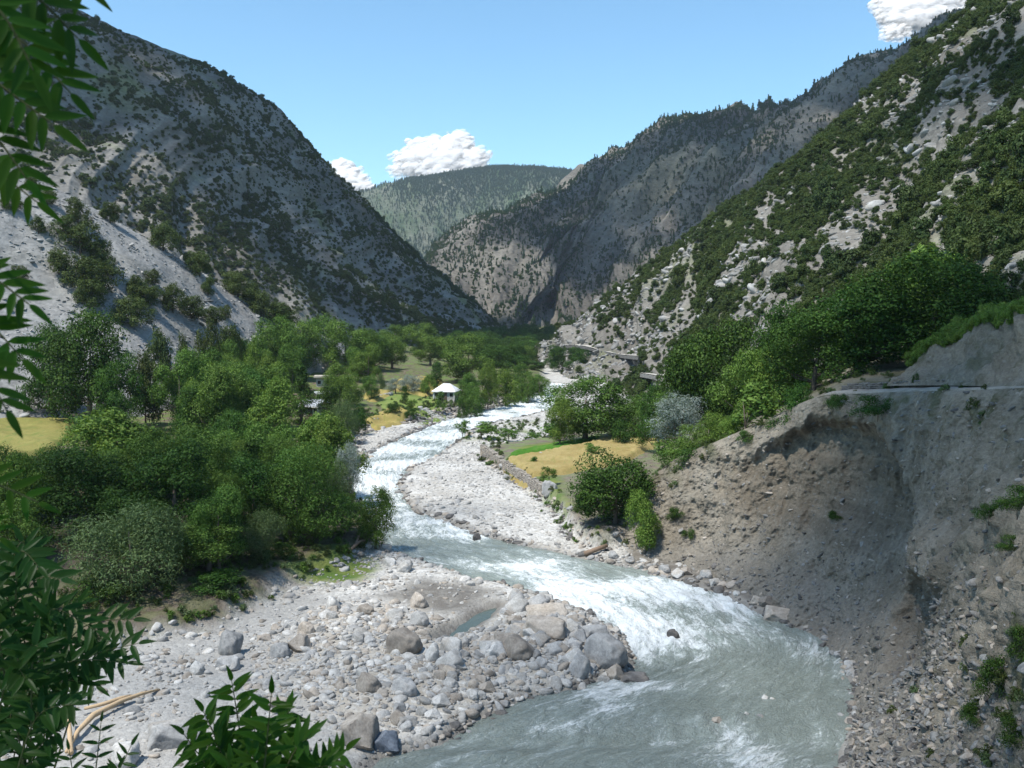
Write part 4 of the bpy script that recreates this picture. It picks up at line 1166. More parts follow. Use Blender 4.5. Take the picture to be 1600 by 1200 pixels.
for px, py, w, h, c, k, lab in [
 (945,1046,76,54,'grey',1,"biggest smooth grey boulder on the tip of the spit"),
 (812,1032,64,38,'tan',0,"reddish tan rounded boulder by the dark pool"),
 (848,998,78,36,'tan',2,"wide low brown-grey boulder in the middle of the spit"),
 (852,968,74,20,'tan',2,"flat tan slab near the upstream end of the spit"),
 (908,1062,40,42,'grey',3,"tall grey boulder leaning against the biggest one"),
 (965,1072,34,34,'tan',4,"angular tan block below the biggest boulder"),
 (944,1072,24,18,'pale',1,"small pale rounded boulder between the tan block and the tall grey one"),
 (808,945,30,26,'grey',0,"smooth egg-like boulder tilted at the pool's upstream end"),
 (905,1010,34,26,'grey',4,"squarish grey boulder behind the biggest one"),
 (930,1000,46,24,'grey',2,"flat grey boulder at the rapids side of the spit"),
 (868,1025,40,22,'grey',3,"half-sunk grey boulder between brown ones"),
 (560,1172,72,56,'tan',4,"great tan block at the water's edge, above the leafy ailanthus"),
 (603,1184,54,36,'blue',4,"dark blue-grey angular boulder at the water's edge"),
 (262,1172,92,46,'grey',2,"wide flat grey boulder half buried beside the driftwood"),
 (190,1198,56,38,'pale',1,"white boulder below the wide flat grey one"),
 (356,1026,46,40,'grey',1,"grey boulder standing at the edge of the gravel strip"),
 (352,1048,44,24,'grey',2,"grey boulder touching the standing one"),
 (308,1054,28,22,'pale',0,"pale round boulder on the gravel near the driftwood tip"),
 (628,1024,62,42,'tan',1,"large tan-grey boulder in the heart of the boulder field"),
 (655,978,34,24,'pale',1,"pale boulder at the rim of the damp sand"),
 (655,950,34,24,'tan',0,"tan boulder at the top of the boulder field"),
 (520,955,30,24,'pale',0,"white round boulder near the brown bank"),
 (632,894,30,20,'pale',3,"white boulder near the lone tree at the water"),
 (608,884,24,15,'pale',2,"flat white boulder under the lone tree"),
 (465,1020,38,28,'tan',4,"tan block in the boulder field nearest the gravel strip"),
 (436,1030,38,26,'grey',1,"grey boulder beside the tan block"),
 (676,1036,28,32,'pale',3,"upright pale boulder by the stony pool outlet"),
 (690,1106,34,18,'pale',4,"white squared block on the gravel spit"),
 (858,776,28,24,'grey',1,"big grey boulder ending the stone wall"),
 (1052,1018,22,17,'dark',1,"dark wet rock alone in the rapids"),
 (986,1086,60,16,'dark',2,"drowned rock with water sliding over it"),
 (746,857,16,14,'dark',4,"brown snag-like rock in midstream"),
 (808,853,22,9,'dark',2,"dark flat rock at the gravel edge across from the snag"),
 (535,833+0,20,10,'dark',2,"") if 0 else (600,862,24,12,'grey',2,"grey boulder wetted by the rapids at the lone tree"),
 (1222,972,58,22,'tan',2,"flat ledge rock jutting into the bend"),
 (1200,950,28,16,'tan',4,"slab leaning on the bank behind the ledge rock"),
 (1110,893,20,16,'pale',0,"rounded boulder at the foot of the bank"),
 (1122,1156,20,12,'tan',4,"pointed stone breaking the calm water"),
 (1152,1130,11,8,'pale',0,"small stone in the calm water beyond the pointed one"),
 (1166,1140,9,7,'pale',1,"tiny stone in the calm water between the larger ones"),
 (1188,1146,14,9,'grey',1,"low stone in the calm water near the cluster"),
 (1196,1118,14,11,'pale',3,"stone of the cluster in the calm water, upper one"),
 (1208,1122,13,10,'pale',0,"stone of the cluster in the calm water, outer one"),
 (1306,1142,14,10,'pale',1,"white stone at the water's edge below the rubble"),
 (1332,1056,18,9,'grey',2,"flat stone at the water's edge at the bend"),
 (660,1118,24,16,'pale',0,"pale boulder on the gravel spit near the water"),
 (845,715,12,9,'pale',4,"white stone beside the tiny shrub in the wheat"),
 (1320,628,14,7,'pale',4,"pale stone on the road edge"),
 ]:
    q = hit_ground(px, py) if py > 640 and px != 1320 else pick(BK, px, py)
    if q is None: continue
    D = q[1]; z = max(q[2], float(zr(D)) - .3) if c != 'dark' else float(zr(D)) - .12
    if px < 1300 and py > 1110 and px > 1110: z = float(zr(D)) - .12
    put_rock(q[0], q[1] + w / FPX * D * .25, z, w / FPX * D, h / FPX * D * 1.05, c, lab, HB, k, dz=-.08)

def zone_pts(n, rng, xr, yr, cond):
    out = []; tot = 0
    while tot < n:
        x = rng.uniform(*xr, 6000); y = rng.uniform(*yr, 6000)
        k = cond(x, y) > rng.uniform(size=6000)
        out.append(np.stack([x[k], y[k]], -1)); tot += k.sum()
    return np.concatenate(out)[:n]
rg = np.random.default_rng(77)
def open_gravel(x, y):
    rv = sdist(x, y, RIVER)
    return ((rv < .1) & (sdist(x, y, LT) < .8) & (sdist(x, y, RT) < .1) & (np.abs(x) < y * .56) & (y > 46))
# loose boulders of the boulder field, one by one (largest in the picture)
def c_bar(x, y):
    g = open_gravel(x, y) * (sdist(x, y, POOL) < -.3)
    cl = .15 + .85 * sstep(-.1, .4, fbm(np.stack([x / 6, y / 6, 0 * x], -1), 3, 500))
    bar = sstep(-2.0, 1.5, sdist(x, y, BAR)) * (.12 + .88 * sstep(-13, -2, x)) * (1 - .92 * sstep(-1, 1, sdist(x, y, DAMP)))
    return g * bar * cl
Pb = zone_pts(215, rg, (-26, 12), (48, 92), c_bar)
def regs(px, py):
    return ("on the spit beside the rapids" if px > 900 else "beside the flat tan slabs" if px > 780 and py < 990 else "behind the tall grey boulder" if px > 860 else "beside the reddish tan boulder" if px > 780 and py < 1045 else "at the water below the reddish tan boulder" if px > 780 else "by the white squared block" if px > 640 and py > 1060 else "near the dark pool" if px > 640
            else "beside the great tan block" if py > 1100 and px > 480 else "around the leafy ailanthus" if py > 1080 else "by the gravel strip" if px < 420 else "below the brown bank" if py < 980
            else "near the large tan-grey boulder" if px > 560 else "in the middle of the boulder field")
for i, (x, y) in enumerate(Pb):
    z = gz1(x, y); w = min(2.3, rg.lognormal(-.12, .45)); c = ['pale', 'grey', 'pale', 'tan', 'pale', 'grey', 'tan'][i % 7]
    px, py = proj(x, y, z)
    size = "small" if w < .8 else "middling" if w < 1.3 else "large"
    put_rock(x, y, z, w, w * rg.uniform(.5, .8), c, f"{size} {['rounded', 'lumpy', 'low', 'stout', 'angular'][i % 5]} {({'pale': 'whitish', 'grey': 'grey', 'tan': 'tan'})[c]} boulder {regs(px, py)}", "boulders of the boulder field", k=i % 5)
# stones along the foot of the bank and the terrace edge
Pc = []
for px, py in [(1000,893),(1020,900),(1040,898),(1035,912),(1060,905),(1075,900),(1090,910),(1105,905),(1120,918),(1140,925),(985,882),(960,876),(1155,935),(1180,950),(1290,1000),(1315,1030)]:
    Pc.append((px + rg.uniform(-4, 4), py + rg.uniform(-3, 3), rg.uniform(12, 24)))
for i, (px, py, w) in enumerate(Pc):
    q = hit_ground(px, py - 4); c = ['pale', 'tan', 'grey', 'grey'][i % 4]
    put_rock(q[0], q[1], max(q[2], float(zr(q[1]))) - .05, w / FPX * q[1], w * .6 / FPX * q[1], c, f"{['rounded', 'lumpy', 'low', 'stout', 'angular'][CNT['rock'] % 5 - 4]} {({'pale': 'whitish', 'grey': 'grey', 'tan': 'tan'})[c]} stone at the bank foot {'near the brown log' if px < 1000 else 'below the small bank tufts' if px < 1080 else 'towards the ledge rock' if px < 1200 else 'past the ledge rock'}", "stones at the bank foot")
# smaller cobbles: stuff
LOWR = {c: [rock_mesh("cobble_" + c, 200 + k, 2, STONE[c], [.4, .6, .3, .8][k], [(1, .8, .6), (1, .75, .55), (1, .9, .75), (1, .7, .5)][k]) for k in range(4)] for c in ('pale', 'grey', 'tan', 'scree', 'dark')}
def cobbles(name, P2, size, protos, label, sink=.15, ht=None):
    z = ground_z(P2[:, 0], P2[:, 1]) + size * (.16 - sink)
    if ht is not None: z = ht
    scatter(name, np.column_stack([P2, z]), protos, np.stack([size, size, size * .9], -1), rg, label, .35)
P2 = zone_pts(8500, rg, (-34, 14), (46, 100), lambda x, y: open_gravel(x, y) * (.16 + .6 * sstep(-2, 2, sdist(x, y, BAR)) + .5 * sstep(.1, .5, fbm(np.stack([x / 5, y / 5, 0 * x], -1), 3, 510))) * (1 - .62 * sstep(-1, 1, sdist(x, y, DAMP))) * (sdist(x, y, POOL) < -.2))
cobbles("cobbles", P2, np.clip(rg.lognormal(-1.95, .62, len(P2)), .05, .6), LOWR['pale'] + LOWR['grey'] + LOWR['tan'] + LOWR['pale'], "loose grey and white cobbles between the boulders of the near bar")
P2 = zone_pts(9000, rg, (-40, 22), (92, 330), lambda x, y: open_gravel(x, y) * (.3 + sstep(-.1, .5, fbm(np.stack([x / 8, y / 12, 0 * x], -1), 3, 520))))
cobbles("cobbles", P2, np.clip(rg.lognormal(-1.95, .55, len(P2)), .08, .8), LOWR['pale'] + LOWR['grey'] + LOWR['pale'], "white cobbles of the sunlit gravel bars upstream")
# rim stones along the terrace edges and the water line
def c_edge(x, y):
    e = np.exp(-(sdist(x, y, LT) / 1.4) ** 2) * (y > 150) + .8 * np.exp(-((sdist(x, y, RIVER) + .2) / .5) ** 2) + .7 * np.exp(-((sdist(x, y, RT) + .3) / .8) ** 2) + 1.2 * sstep(-.2, .4, sdist(x, y, RRIM)) * sstep(-2.2, -.2, sdist(x, y, RIVER))
    return e * (np.abs(x) < y * .56)
P2 = zone_pts(4600, rg, (-45, 32), (48, 300), c_edge)
sz = np.clip(rg.lognormal(-1.2, .45, len(P2)), .1, .8) * (.5 + P2[:, 1] / 260)
cobbles("shore_stones", P2, sz, LOWR['grey'] + LOWR['dark'] + LOWR['dark'] + LOWR['tan'], "wet and dry stones lining the river's edge")
# slabs on the scree, rubble and stones on the bank
def dscr(c, fl, u, v):
    return np.where(v < .68, .3 + sstep(-.1, .4, fbm(c / 9, 3, 530)), 0) * in_frame(c, 300)
P_ = sample(M2, 5200, rg, dscr)
s_ = np.clip(rg.lognormal(-1.0, .5, len(P_)), .15, 1.4)
scatter("scree_slabs", P_, LOWR['scree'] + LOWR['grey'], np.stack([s_, s_ * .8, s_ * .45], -1), rg, "loose flat slabs strewn over the pale scree slope", .3)
def drub(c, fl, u, v):
    s = np.interp(v * 13, np.arange(9), [0, .12, .26, .42, .58, .74, .88, .97, 1.0], right=2)
    return np.where(s < 1, sstep(6.7, 8.2, u * 10) * sstep(.62, .2, s) + .16 * sstep(.5, .0, s) + .05, 0)
P_ = sample(BK, 9000, rg, drub)
s_ = np.clip(rg.lognormal(-1.95, .45, len(P_)), .05, .5)
scatter("bank_rubble", P_, LOWR['scree'] + LOWR['scree'] + LOWR['tan'] + LOWR['dark'], np.stack([s_, s_ * .8, s_ * .6], -1), rg, "grey broken rubble sliding down the near bank to the water", .4)
# outcrops on the hillside near the mule path
def dout(c, fl, u, v):
    return np.where(v < .69, sstep(-.05, .4, fbm(c / 18, 3, 540)) * sstep(.55, .25, u) + .6 * sstep(.0, -.3, fbm(c / 26, 4, 430) + .55 * fbm(np.stack([fl[:, 0] / 22, fl[:, 1] / 120, 0 * u], -1), 3, 431)), 0) * in_frame(c)
P_ = sample(M4, 4200, rg, dout)
s_ = np.clip(rg.lognormal(-.4, .55, len(P_)), .2, 2.6) * np.clip(P_[:, 1] / 240, .3, 1)
scatter("hillside_rocks", P_, LOWR['scree'] + LOWR['scree'] + LOWR['grey'], np.stack([s_, s_ * .8, s_ * .7], -1), rg, "pale jagged rocks breaking out of the hillside by the mule path", .4)
# low herbs and grass clumps on the bank and under the grove
HERB = [crown_mesh("herb_clump", 990 + k, .8, .6, .0, 5, 9, 6, .28, .22, LEAF[['oak', 'willow', 'mid'][k]], sig=.2)[0] for k in range(3)]
def dherb(c, fl, u, v):
    s = np.interp(v * 13, np.arange(9), [0, .12, .26, .42, .58, .74, .88, .97, 1.0], right=1.05)
    return sstep(.05, .4, fbm(c / 3.2, 4, 333)) * (sstep(.86, .98, s) * .9 + sstep(7.8, 9, u * 10) * 1.2 + .5 * sstep(2.6, .8, u * 10) * sstep(.5, .9, s))
P_ = sample(BK, 1100, rg, dherb)
scatter("bank_herbs", P_, HERB[:2], rg.uniform(.3, .8, len(P_)), rg, "dry grass and herbs clinging to the bank below the road", .3)
P2 = zone_pts(1600, rg, (-60, 40), (60, 260), lambda x, y: (sstep(-.5, 1.0, sdist(x, y, LT)) * sstep(16, 2, sdist(x, y, LT)) + .3 * sstep(-1, 2, sdist(x, y, MIDBAR)) + .8 * np.exp(-(sdist(x, y, RT) / 1.2) ** 2)) * (np.abs(x) < y * .56))
scatter("ground_herbs", np.column_stack([P2, ground_z(P2[:, 0], P2[:, 1])]), HERB, rg.uniform(.35, 1.0, len(P2)), rg, "grass clumps and weeds along the edges of the terraces", .2)
HAZE = 0.00006
def OVER():
    overhead("cloud", (-170, 730, 90), 250, 260, 1500, 61, .52, 60)
    overhead("cloud", (300, 1280, 160), 330, 260, 1500, 62, .58, 60)
    overhead("cloud", (52, 68, 10), 38, 36, 1300, 63, .68, 60)
    overhead("cloud", (-8, 12, 18), 26, 30, 1300, 64, .25, 40)  # added unseen cloud above the camera, only there to darken the near leaves
    overhead("cloud", (-30, 98, 4), 19, 16, 1300, 65, .6, 30)
    overhead("cloud", (-6, 62, 1), 24, 19, 1500, 66, .85, 30)
    overhead("cloud", (150, 215, 70), 62, 62, 1400, 67, .6, 40)
# ------------------------------------------------------------------ road, cutting, wheat, walls
def mat_simple(name, a, b, sc=1.0, rough=.9, bump=.05, spec=.2):
    t = NT(name); p = t.geo(); n = t.noise(p, sc, 5, .65); f = t.noise(p, sc * 9, 4, .7)
    c = t.mix(sm(t, .35, .65, n), a, b)
    c = t.mix(1.0, c, t.ramp(f, [(.25, .7), (.7, 1.1)]), 'MULTIPLY')
    return t.finish(t.pbsdf(c, rough, spec, t.bump(t.math('ADD', n, f), bump, .8)))
def build_road():
    n = 220; tt = np.linspace(4.15, 9, n)
    T = cr_resample(BK['T'], 0, tt=tt); I = cr_resample(BK['inn'], 0, tt=tt); I /= np.linalg.norm(I, axis=1, keepdims=True)
    rows = []
    for d, dz in [(.35, -.25), (.4, .10), (1.2, .16), (2.2, .13), (3.2, .17), (4.3, .12), (4.4, -.25)]:
        r = T + I * d; r[:, 2] += dz + .06 + .09 * noise(np.stack([tt * 3, tt * 0 + d, 0 * tt], -1), 600); rows.append(r)
    P = np.stack(rows)
    me = mesh_np("road", P.reshape(-1, 3), gridfaces(len(rows), n), mat_simple("road_dirt", (.25, .225, .19), (.33, .305, .265), .8, bump=.03))
    tag(obj("road", me), kind="structure")
build_road()
# low stone wall along the road's inner edge under the trees
def stones_line(name, pts, hgt, thick, size, color, label, cat, seed, cover=None):
    rnd = random.Random(seed); m = MB()
    pts = [np.array(p, float) for p in pts]
    L = np.concatenate([[0], np.cumsum([np.linalg.norm(pts[i + 1] - pts[i]) for i in range(len(pts) - 1)])])
    A = np.array(pts); z = -.3
    while z < hgt:
        rh = size * rnd.uniform(.38, .6); s = -rnd.uniform(0, size)
        while s < L[-1]:
            w = size * rnd.uniform(.45, 1.7); c = min(max(s + w / 2, 0), L[-1] - .01)
            p = np.array([np.interp(c, L, A[:, k]) for k in range(3)]); q = np.array([np.interp(min(c + .1, L[-1]), L, A[:, k]) for k in range(3)]); t = q - p
            rz = math.atan2(t[1], t[0]); nx, ny = -math.sin(rz), math.cos(rz)
            if z + rh >= hgt and rnd.random() < .3: s += w; continue
            for side in (-1, 1):
                o = side * thick * (.26 + rnd.uniform(-.03, .05)); hh = rh * rnd.uniform(.7, 1.25)
                M = Matrix.Rotation(rz + rnd.uniform(-.16, .16), 4, 'Z') @ Matrix.Rotation(rnd.uniform(-.14, .14), 4, 'X') @ Matrix.Rotation(rnd.uniform(-.12, .12), 4, 'Y')
                top = z + rh / 2 + (rnd.uniform(-.05, .07) if z + rh >= hgt else 0)
                m.box((p[0] + nx * o, p[1] + ny * o, p[2] + top), (w * .97, thick * .5, hh * .97), M=M)
            s += w
        z += rh
    t = thing(name, label, cat)
    ob = m.build("stones", STONE[color], t); ob["kind"] = "stuff"
    bv = ob.modifiers.new("worn", 'BEVEL'); bv.width = size * .11; bv.segments = 2
    return t
wp = [(754,706),(764,712),(775,721),(788,731),(800,739),(813,748),(826,756),(840,765),(851,773)]
WPT = []
for p in wp:
    w_ = W(p[0], p[1], .9); WPT.append((w_[0], w_[1], float(zr(w_[1])) + .35))
stones_line("stone_wall", WPT, 1.75, .8, .55, 'wall', "dry stone retaining wall between the white gravel and the wheat field", "wall", 3)
stones_line("stone_wall", [on_bank(c, 5.0) for c in np.linspace(4.3, 6.2, 12)], .55, .6, .4, 'dark', "low dry stone wall at the road edge under the dark trees", "wall", 4)
stones_line("stone_wall", [np.array([*W(px, py, 3.0), 0]) + np.array([0, 0, gz1(*W(px, py, 3.0)) + .05]) for px, py in [(655,634),(668,634),(682,635),(692,637)]], .8, .7, .6, 'pale', "pale field wall below the lawn near the white-roofed house", "wall", 5)
stones_line("stone_wall", [np.array([*W(px, py, 3.5), gz1(*W(px, py, 3.5)) + .05]) for px, py in [(584,622),(596,619),(612,616)]], .6, .7, .5, 'grey', "grey field wall between the golden patch and the lawn", "wall", 6)

CUT = sheet("road_cutting", [
    [(1385,603,85),(1450,602,79),(1520,603,70.5),(1600,604,58.5),(1760,604,41.5),(2000,630,28)],
    [(1400,588,90),(1450,575,84),(1520,560,77),(1600,550,65),(1760,535,48),(2000,540,34)],
    [(1420,574,92),(1455,550,87),(1520,518,80),(1600,497,68),(1760,470,50),(2000,450,36)],
    [(1425,572,98),(1455,545,93),(1520,512,87),(1600,489,76),(1760,455,58),(2000,430,42)],
    [(1425,590,112),(1455,575,108),(1520,550,104),(1600,520,96),(1760,480,76),(2000,450,60)]],
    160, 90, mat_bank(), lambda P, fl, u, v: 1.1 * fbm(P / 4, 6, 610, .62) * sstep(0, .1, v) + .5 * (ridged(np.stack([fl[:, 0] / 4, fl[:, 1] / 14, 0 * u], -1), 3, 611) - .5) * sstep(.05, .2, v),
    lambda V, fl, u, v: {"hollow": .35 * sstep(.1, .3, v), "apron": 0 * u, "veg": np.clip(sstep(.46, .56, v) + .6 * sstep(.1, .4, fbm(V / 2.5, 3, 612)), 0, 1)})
GRT = [crown_mesh("grass_tuft", 1200 + k, .7, .5, 0, 4, 8, 7, .34, .12, LEAF['light'], sig=.2)[0] for k in range(2)]
P_ = sample(CUT, 1500, rg, lambda c, fl, u, v: sstep(.47, .54, v) * sstep(.85, .7, v))
scatter("cutting_grass", P_, GRT, rg.uniform(.5, 1.1, len(P_)), rg, "bright green grass along the top of the road cutting", .2)

def overlay(name, P, h, res, mat, seed, kind="stuff", label=None, edge=.5):
    lo, hi = P.min(0), P.max(0); nx = max(4, int((hi[0] - lo[0]) / res)); ny = max(4, int((hi[1] - lo[1]) / res))
    gx, gy = np.meshgrid(np.linspace(lo[0] - 1, hi[0] + 1, nx), np.linspace(lo[1] - 1, hi[1] + 1, ny))
    x, y = gx.ravel(), gy.ravel(); p = np.stack([x, y, 0 * x], -1)
    sd = sdist(x, y, P) + .5 * fbm(p / 3, 3, seed)
    z = ground_z(x, y) - .12 + (h + .12) * sstep(-edge, edge, sd) * (1 + .22 * fbm(p / 1.4, 3, seed + 1) + .16 * fbm(p / .45, 2, seed + 2))
    V = np.stack([x, y, z], -1); F = gridfaces(ny, nx); F = F[sd[F].max(1) > -edge * 1.4]
    return tag(obj(name, mesh_np(name, V, F, mat)), label, kind=kind)
def mat_crop(name, a, b, c2):
    t = NT(name); p = t.geo()
    c = t.mix(sm(t, .35, .65, t.noise(p, .22, 4, .6)), a, b)
    c = t.mix(t.math('MULTIPLY', sm(t, .5, .66, t.noise(t.mapv(p, (1.6, .3, 1)), .8, 4, .6)), .6), c, c2)
    f = t.noise(t.mapv(p, (6, 3, 6)), 2.2, 4, .75)
    c = t.mix(1.0, c, t.ramp(f, [(.25, .6), (.7, 1.12)]), 'MULTIPLY')
    return t.finish(t.pbsdf(c, .95, .1, t.bump(f, .12, .9)))
wheat = mat_crop("wheat_ripe", (.32, .245, .095), (.40, .32, .14), (.26, .25, .08))
wheat2 = mat_crop("wheat_gold", (.34, .27, .09), (.40, .32, .12), (.24, .25, .06))
crop = mat_crop("crop_green", (.06, .17, .02), (.09, .22, .03), (.12, .2, .04))
lawn = mat_crop("lawn_green", (.15, .22, .05), (.20, .26, .075), (.26, .27, .09))
overlay("wheat_field", poly([(786,717),(850,709),(905,702),(960,690),(1030,666),(1030,700),(975,728),(935,734),(868,739),(818,741)], 2.4), .7, .28, wheat, 700, label="ripe golden wheat field between the stone wall and the dark trees")
overlay("crop_strip", poly([(800,708),(850,700),(935,686),(905,700),(850,708),(795,716)], 2.2), .45, .25, crop, 710, label="fresh green strip along the far side of the wheat")
overlay("wheat_field", poly([(572,650),(600,640),(625,637),(640,640),(622,648),(585,656)], 2.6), .6, .4, wheat2, 720, label="golden strip of wheat above the stony river terrace")
overlay("wheat_field", poly([(612,606),(622,596),(660,590),(688,592),(692,602),(665,610)], 4.2), .6, .5, wheat2, 730, label="upper golden wheat field behind the grey-green hedge")
overlay("wheat_field", poly([(568,618),(590,611),(612,612),(606,618),(580,624)], 3.6), .6, .45, wheat2, 740, label="small golden patch around the round tree")
overlay("lawn", poly([(588,631),(602,622),(645,619),(698,622),(697,640),(640,640),(600,637)], 2.8), .12, .4, lawn, 750, label="smooth green lawn beside the white-roofed house")
overlay("meadow", poly([(-160,640),(60,636),(112,646),(108,672),(60,688),(20,697),(-150,700)], 6.6), .6, .4, mat_crop("meadow_gold", (.24, .23, .07), (.30, .27, .09), (.17, .22, .06)), 760, label="pale golden meadow behind the near leaves, at the back of the grove")
overlay("meadow", poly([(-160,738),(20,728),(30,738),(0,752),(-150,765)], 5.0), .5, .35, mat_crop("meadow_green", (.22, .24, .06), (.34, .27, .08), (.14, .2, .04)), 770, label="narrow yellow meadow strip beside the grove")

# mule path cut across the hillside
def build_path(pxs, label):
    pts = [pick(M4, *p) for p in pxs]; pts = np.array([p for p in pts if p is not None])
    P = cr_resample(pts, 60); 
    k = np.ones(9) / 9
    for a in range(3): P[4:-4, a] = np.convolve(P[:, a], k, 'valid')
    t = np.gradient(P, axis=0); t[:, 2] = 0; t /= np.linalg.norm(t, axis=1, keepdims=True) + 1e-9
    o = np.stack([t[:, 1], -t[:, 0], 0 * t[:, 0]], -1)
    if (o * (np.array([0, 0, 0]) - P)).sum() < 0: o = -o
    up = np.array([0, 0, 1.0])
    rows = [P - o * 3 + up * .9, P - o * 1.4 + up * .5, P + o * .8 + up * .45, P + o * 1.5 + up * .4]
    me = mesh_np("mule_path", np.stack(rows).reshape(-1, 3), gridfaces(4, 60), mat_simple("path_dust", (.40, .38, .34), (.50, .48, .44), .6, bump=.05))
    tag(obj("mule_path", me), kind="structure")
    stones_line("retaining_wall", P + o * 1.45 - up * .5, .62, .3, .45, 'scree', label, "wall", 8)
build_path([(870,542),(890,541),(912,541),(932,545),(955,552),(980,556),(1005,558)], "stone retaining wall carrying the upper mule path across the rocks")
build_path([(985,583),(1010,585),(1030,588),(1050,592)], "short stone wall under the lower mule path beside the green trees")

# ------------------------------------------------------------------ village houses
plaster = mat_simple("plaster", (.36, .345, .32), (.48, .46, .43), 1.5)
timber = mat_simple("timber", (.07, .05, .035), (.13, .095, .065), 3)
whitewood = mat_simple("white_wood", (.62, .60, .57), (.74, .73, .70), 2)
tin_white = mat_simple("tin_white", (.80, .80, .79), (.86, .86, .86), .8, .4, .01, .4)
tin_grey = mat_simple("tin_grey", (.42, .44, .47), (.55, .57, .60), .8, .35, .01, .5)
mudroof = mat_simple("mud_roof", (.42, .38, .32), (.50, .46, .40), 1)
darkglass = mat_simple("window_dark", (.02, .022, .025), (.03, .032, .035), 1, .1, .0, .5)
def hip_roof(m, w, d, z, h, ridge):
    a, b = w / 2, d / 2; r = ridge / 2; e = .12
    V = [(-a, -b, z), (a, -b, z), (a, b, z), (-a, b, z), (-r, 0, z + h), (r, 0, z + h), (-a, -b, z - e), (a, -b, z - e), (a, b, z - e), (-a, b, z - e)]
    m.add(V, [(0, 1, 5, 4), (1, 2, 5), (2, 3, 4, 5), (3, 0, 4), (6, 9, 8, 7), (0, 6, 7, 1), (1, 7, 8, 2), (2, 8, 9, 3), (3, 9, 6, 0)])
def house(px, py, D, w, d, h, rz, roof, rmat, label, rh=1.6, name="house", verandah=True):
    p = at(px, py, D); z = gz1(p[0], p[1])
    t = thing(name, label, "house", (p[0], p[1], z), rz)
    m = MB(); m.box((0, 0, h / 2 - .4), (w, d, h + .8)); m.build("wall", plaster, t)
    m = MB()
    if roof == 'hip': hip_roof(m, w + .9, d + .9, h + .1, rh, w * .35)
    elif roof == 'gable':
        a, b = w / 2 + .6, d / 2 + .7; V = [(-a, -b, h), (a, -b, h), (a, b, h), (-a, b, h), (-a, 0, h + rh), (a, 0, h + rh)]
        V += [(x, y, q - .1) for x, y, q in V]
        m.add(V, [(0, 1, 5, 4), (2, 3, 4, 5), (6, 10, 11, 7), (8, 11, 10, 9), (0, 6, 7, 1), (2, 8, 9, 3), (0, 4, 10, 6), (4, 3, 9, 10), (1, 7, 11, 5), (5, 11, 8, 2)])
    else: m.box((0, 0, h + .2), (w + 1.2, d + 1.2, .4))
    ro = m.build("roof", rmat, t)
    if roof != 'flat':
        for s in (-1, 1):
            m = MB(); m.box((0, s * (d / 2 + (.45 if roof == 'hip' else .7)), h + (0 if roof == 'hip' else -.1)), ((w + .9) if roof == 'hip' else w + 1.2, .06, .2)); m.build("fascia", whitewood, ro)
    for i, x in enumerate((-w * .36, w * .05, w * .36)):
        if i == 1:
            m = MB(); m.box((x, -d / 2 - .03, 1.0), (.95, .1, 2.0)); f = m.build("door", timber, t)
            m = MB(); m.box((x + .35, -d / 2 - .1, 1.0), (.05, .06, .16)); m.build("handle", tin_grey, f)
        else:
            m = MB(); m.box((x, -d / 2 - .02, 1.35), (1.05, .08, 1.1)); f = m.build("window", whitewood, t)
            m = MB(); m.box((x, -d / 2 - .05, 1.35), (.85, .06, .9)); m.build("pane", darkglass, f)
    if roof == 'hip':
        for x in (-w / 2 - .02, -w * .16, w / 2 + .02):
            m = MB(); m.box((x, -d / 2 - .10, h / 2), (.22, .18, h)); m.build("post", whitewood, t)
    if verandah and roof != 'hip':
        for x in np.linspace(-w / 2 - .5, w / 2 + .5, 5):
            m = MB(); m.box((x, -d / 2 - .7, h / 2), (.16, .16, h)); m.build("post", whitewood, t)
    return t
house(698, 615, 245, 5.2, 4.4, 2.1, R(-14), 'hip', tin_white, "small house with a gleaming white hipped roof above the lawn", 1.75, verandah=False)
house(512, 580, 256, 5.6, 5, 2.5, R(8), 'flat', mudroof, "flat-roofed beige house half hidden among the village trees", verandah=False)
house(492, 634, 205, 4.0, 3.6, 2.2, R(-25), 'gable', tin_grey, "house with a grey pitched tin roof under the vine-hung tree", 1.3, verandah=False)
house(504, 610, 226, 2.4, 2.0, 2.0, R(10), 'flat', tin_white, "tiny white-topped shed between the two bigger roofs", verandah=False)

# ------------------------------------------------------------------ driftwood
dw = mat_bark("driftwood", (.42, .30, .18), (.58, .44, .28)); dwd = mat_bark("old_log", (.16, .11, .08), (.30, .22, .16))
def gpt(px, py, up): 
    q = hit_ground(px, py); return (q[0], q[1], q[2] + up)
t = thing("driftwood_log", "long pale forked driftwood trunk lying on the near gravel beside the leaves", "log")
m = MB(); m.tube([gpt(104,1182,.25), gpt(122,1154,.4), gpt(146,1129,.42), gpt(190,1107,.38), gpt(222,1094,.32), gpt(250,1083,.25)], [.10, .13, .18, .14, .11, .05], 9); m.build("stem", dw, t, True)
m = MB(); m.tube([gpt(132,1119,.35), gpt(160,1113,.4), gpt(190,1104,.45), gpt(205,1099,.4)], [.10, .12, .12, .07], 8); m.build("fork", dw, t, True)
m = MB(); m.tube([gpt(111,1182,.2), gpt(109,1160,.7), gpt(107,1140,.9)], [.15, .13, .1], 7); tag(m.build("driftwood_stick", dw, None, True), "short pale stick standing by the base of the long driftwood trunk", "log")
t = thing("driftwood_log", "short brown log lying at the foot of the bank below the dark bush", "log")
m = MB(); m.tube([gpt(913,874,.3), gpt(930,868,.45), gpt(948,862,.55)], [.26, .24, .2], 9); m.build("stem", dwd, t, True)
t = thing("driftwood_log", "dark forked snag of roots at the water's edge under the lone tree", "log")
m = MB(); m.tube([gpt(545,868,.2), gpt(560,858,.5), gpt(578,852,.7)], [.18, .14, .06], 7); m.build("stem", dwd, t, True)
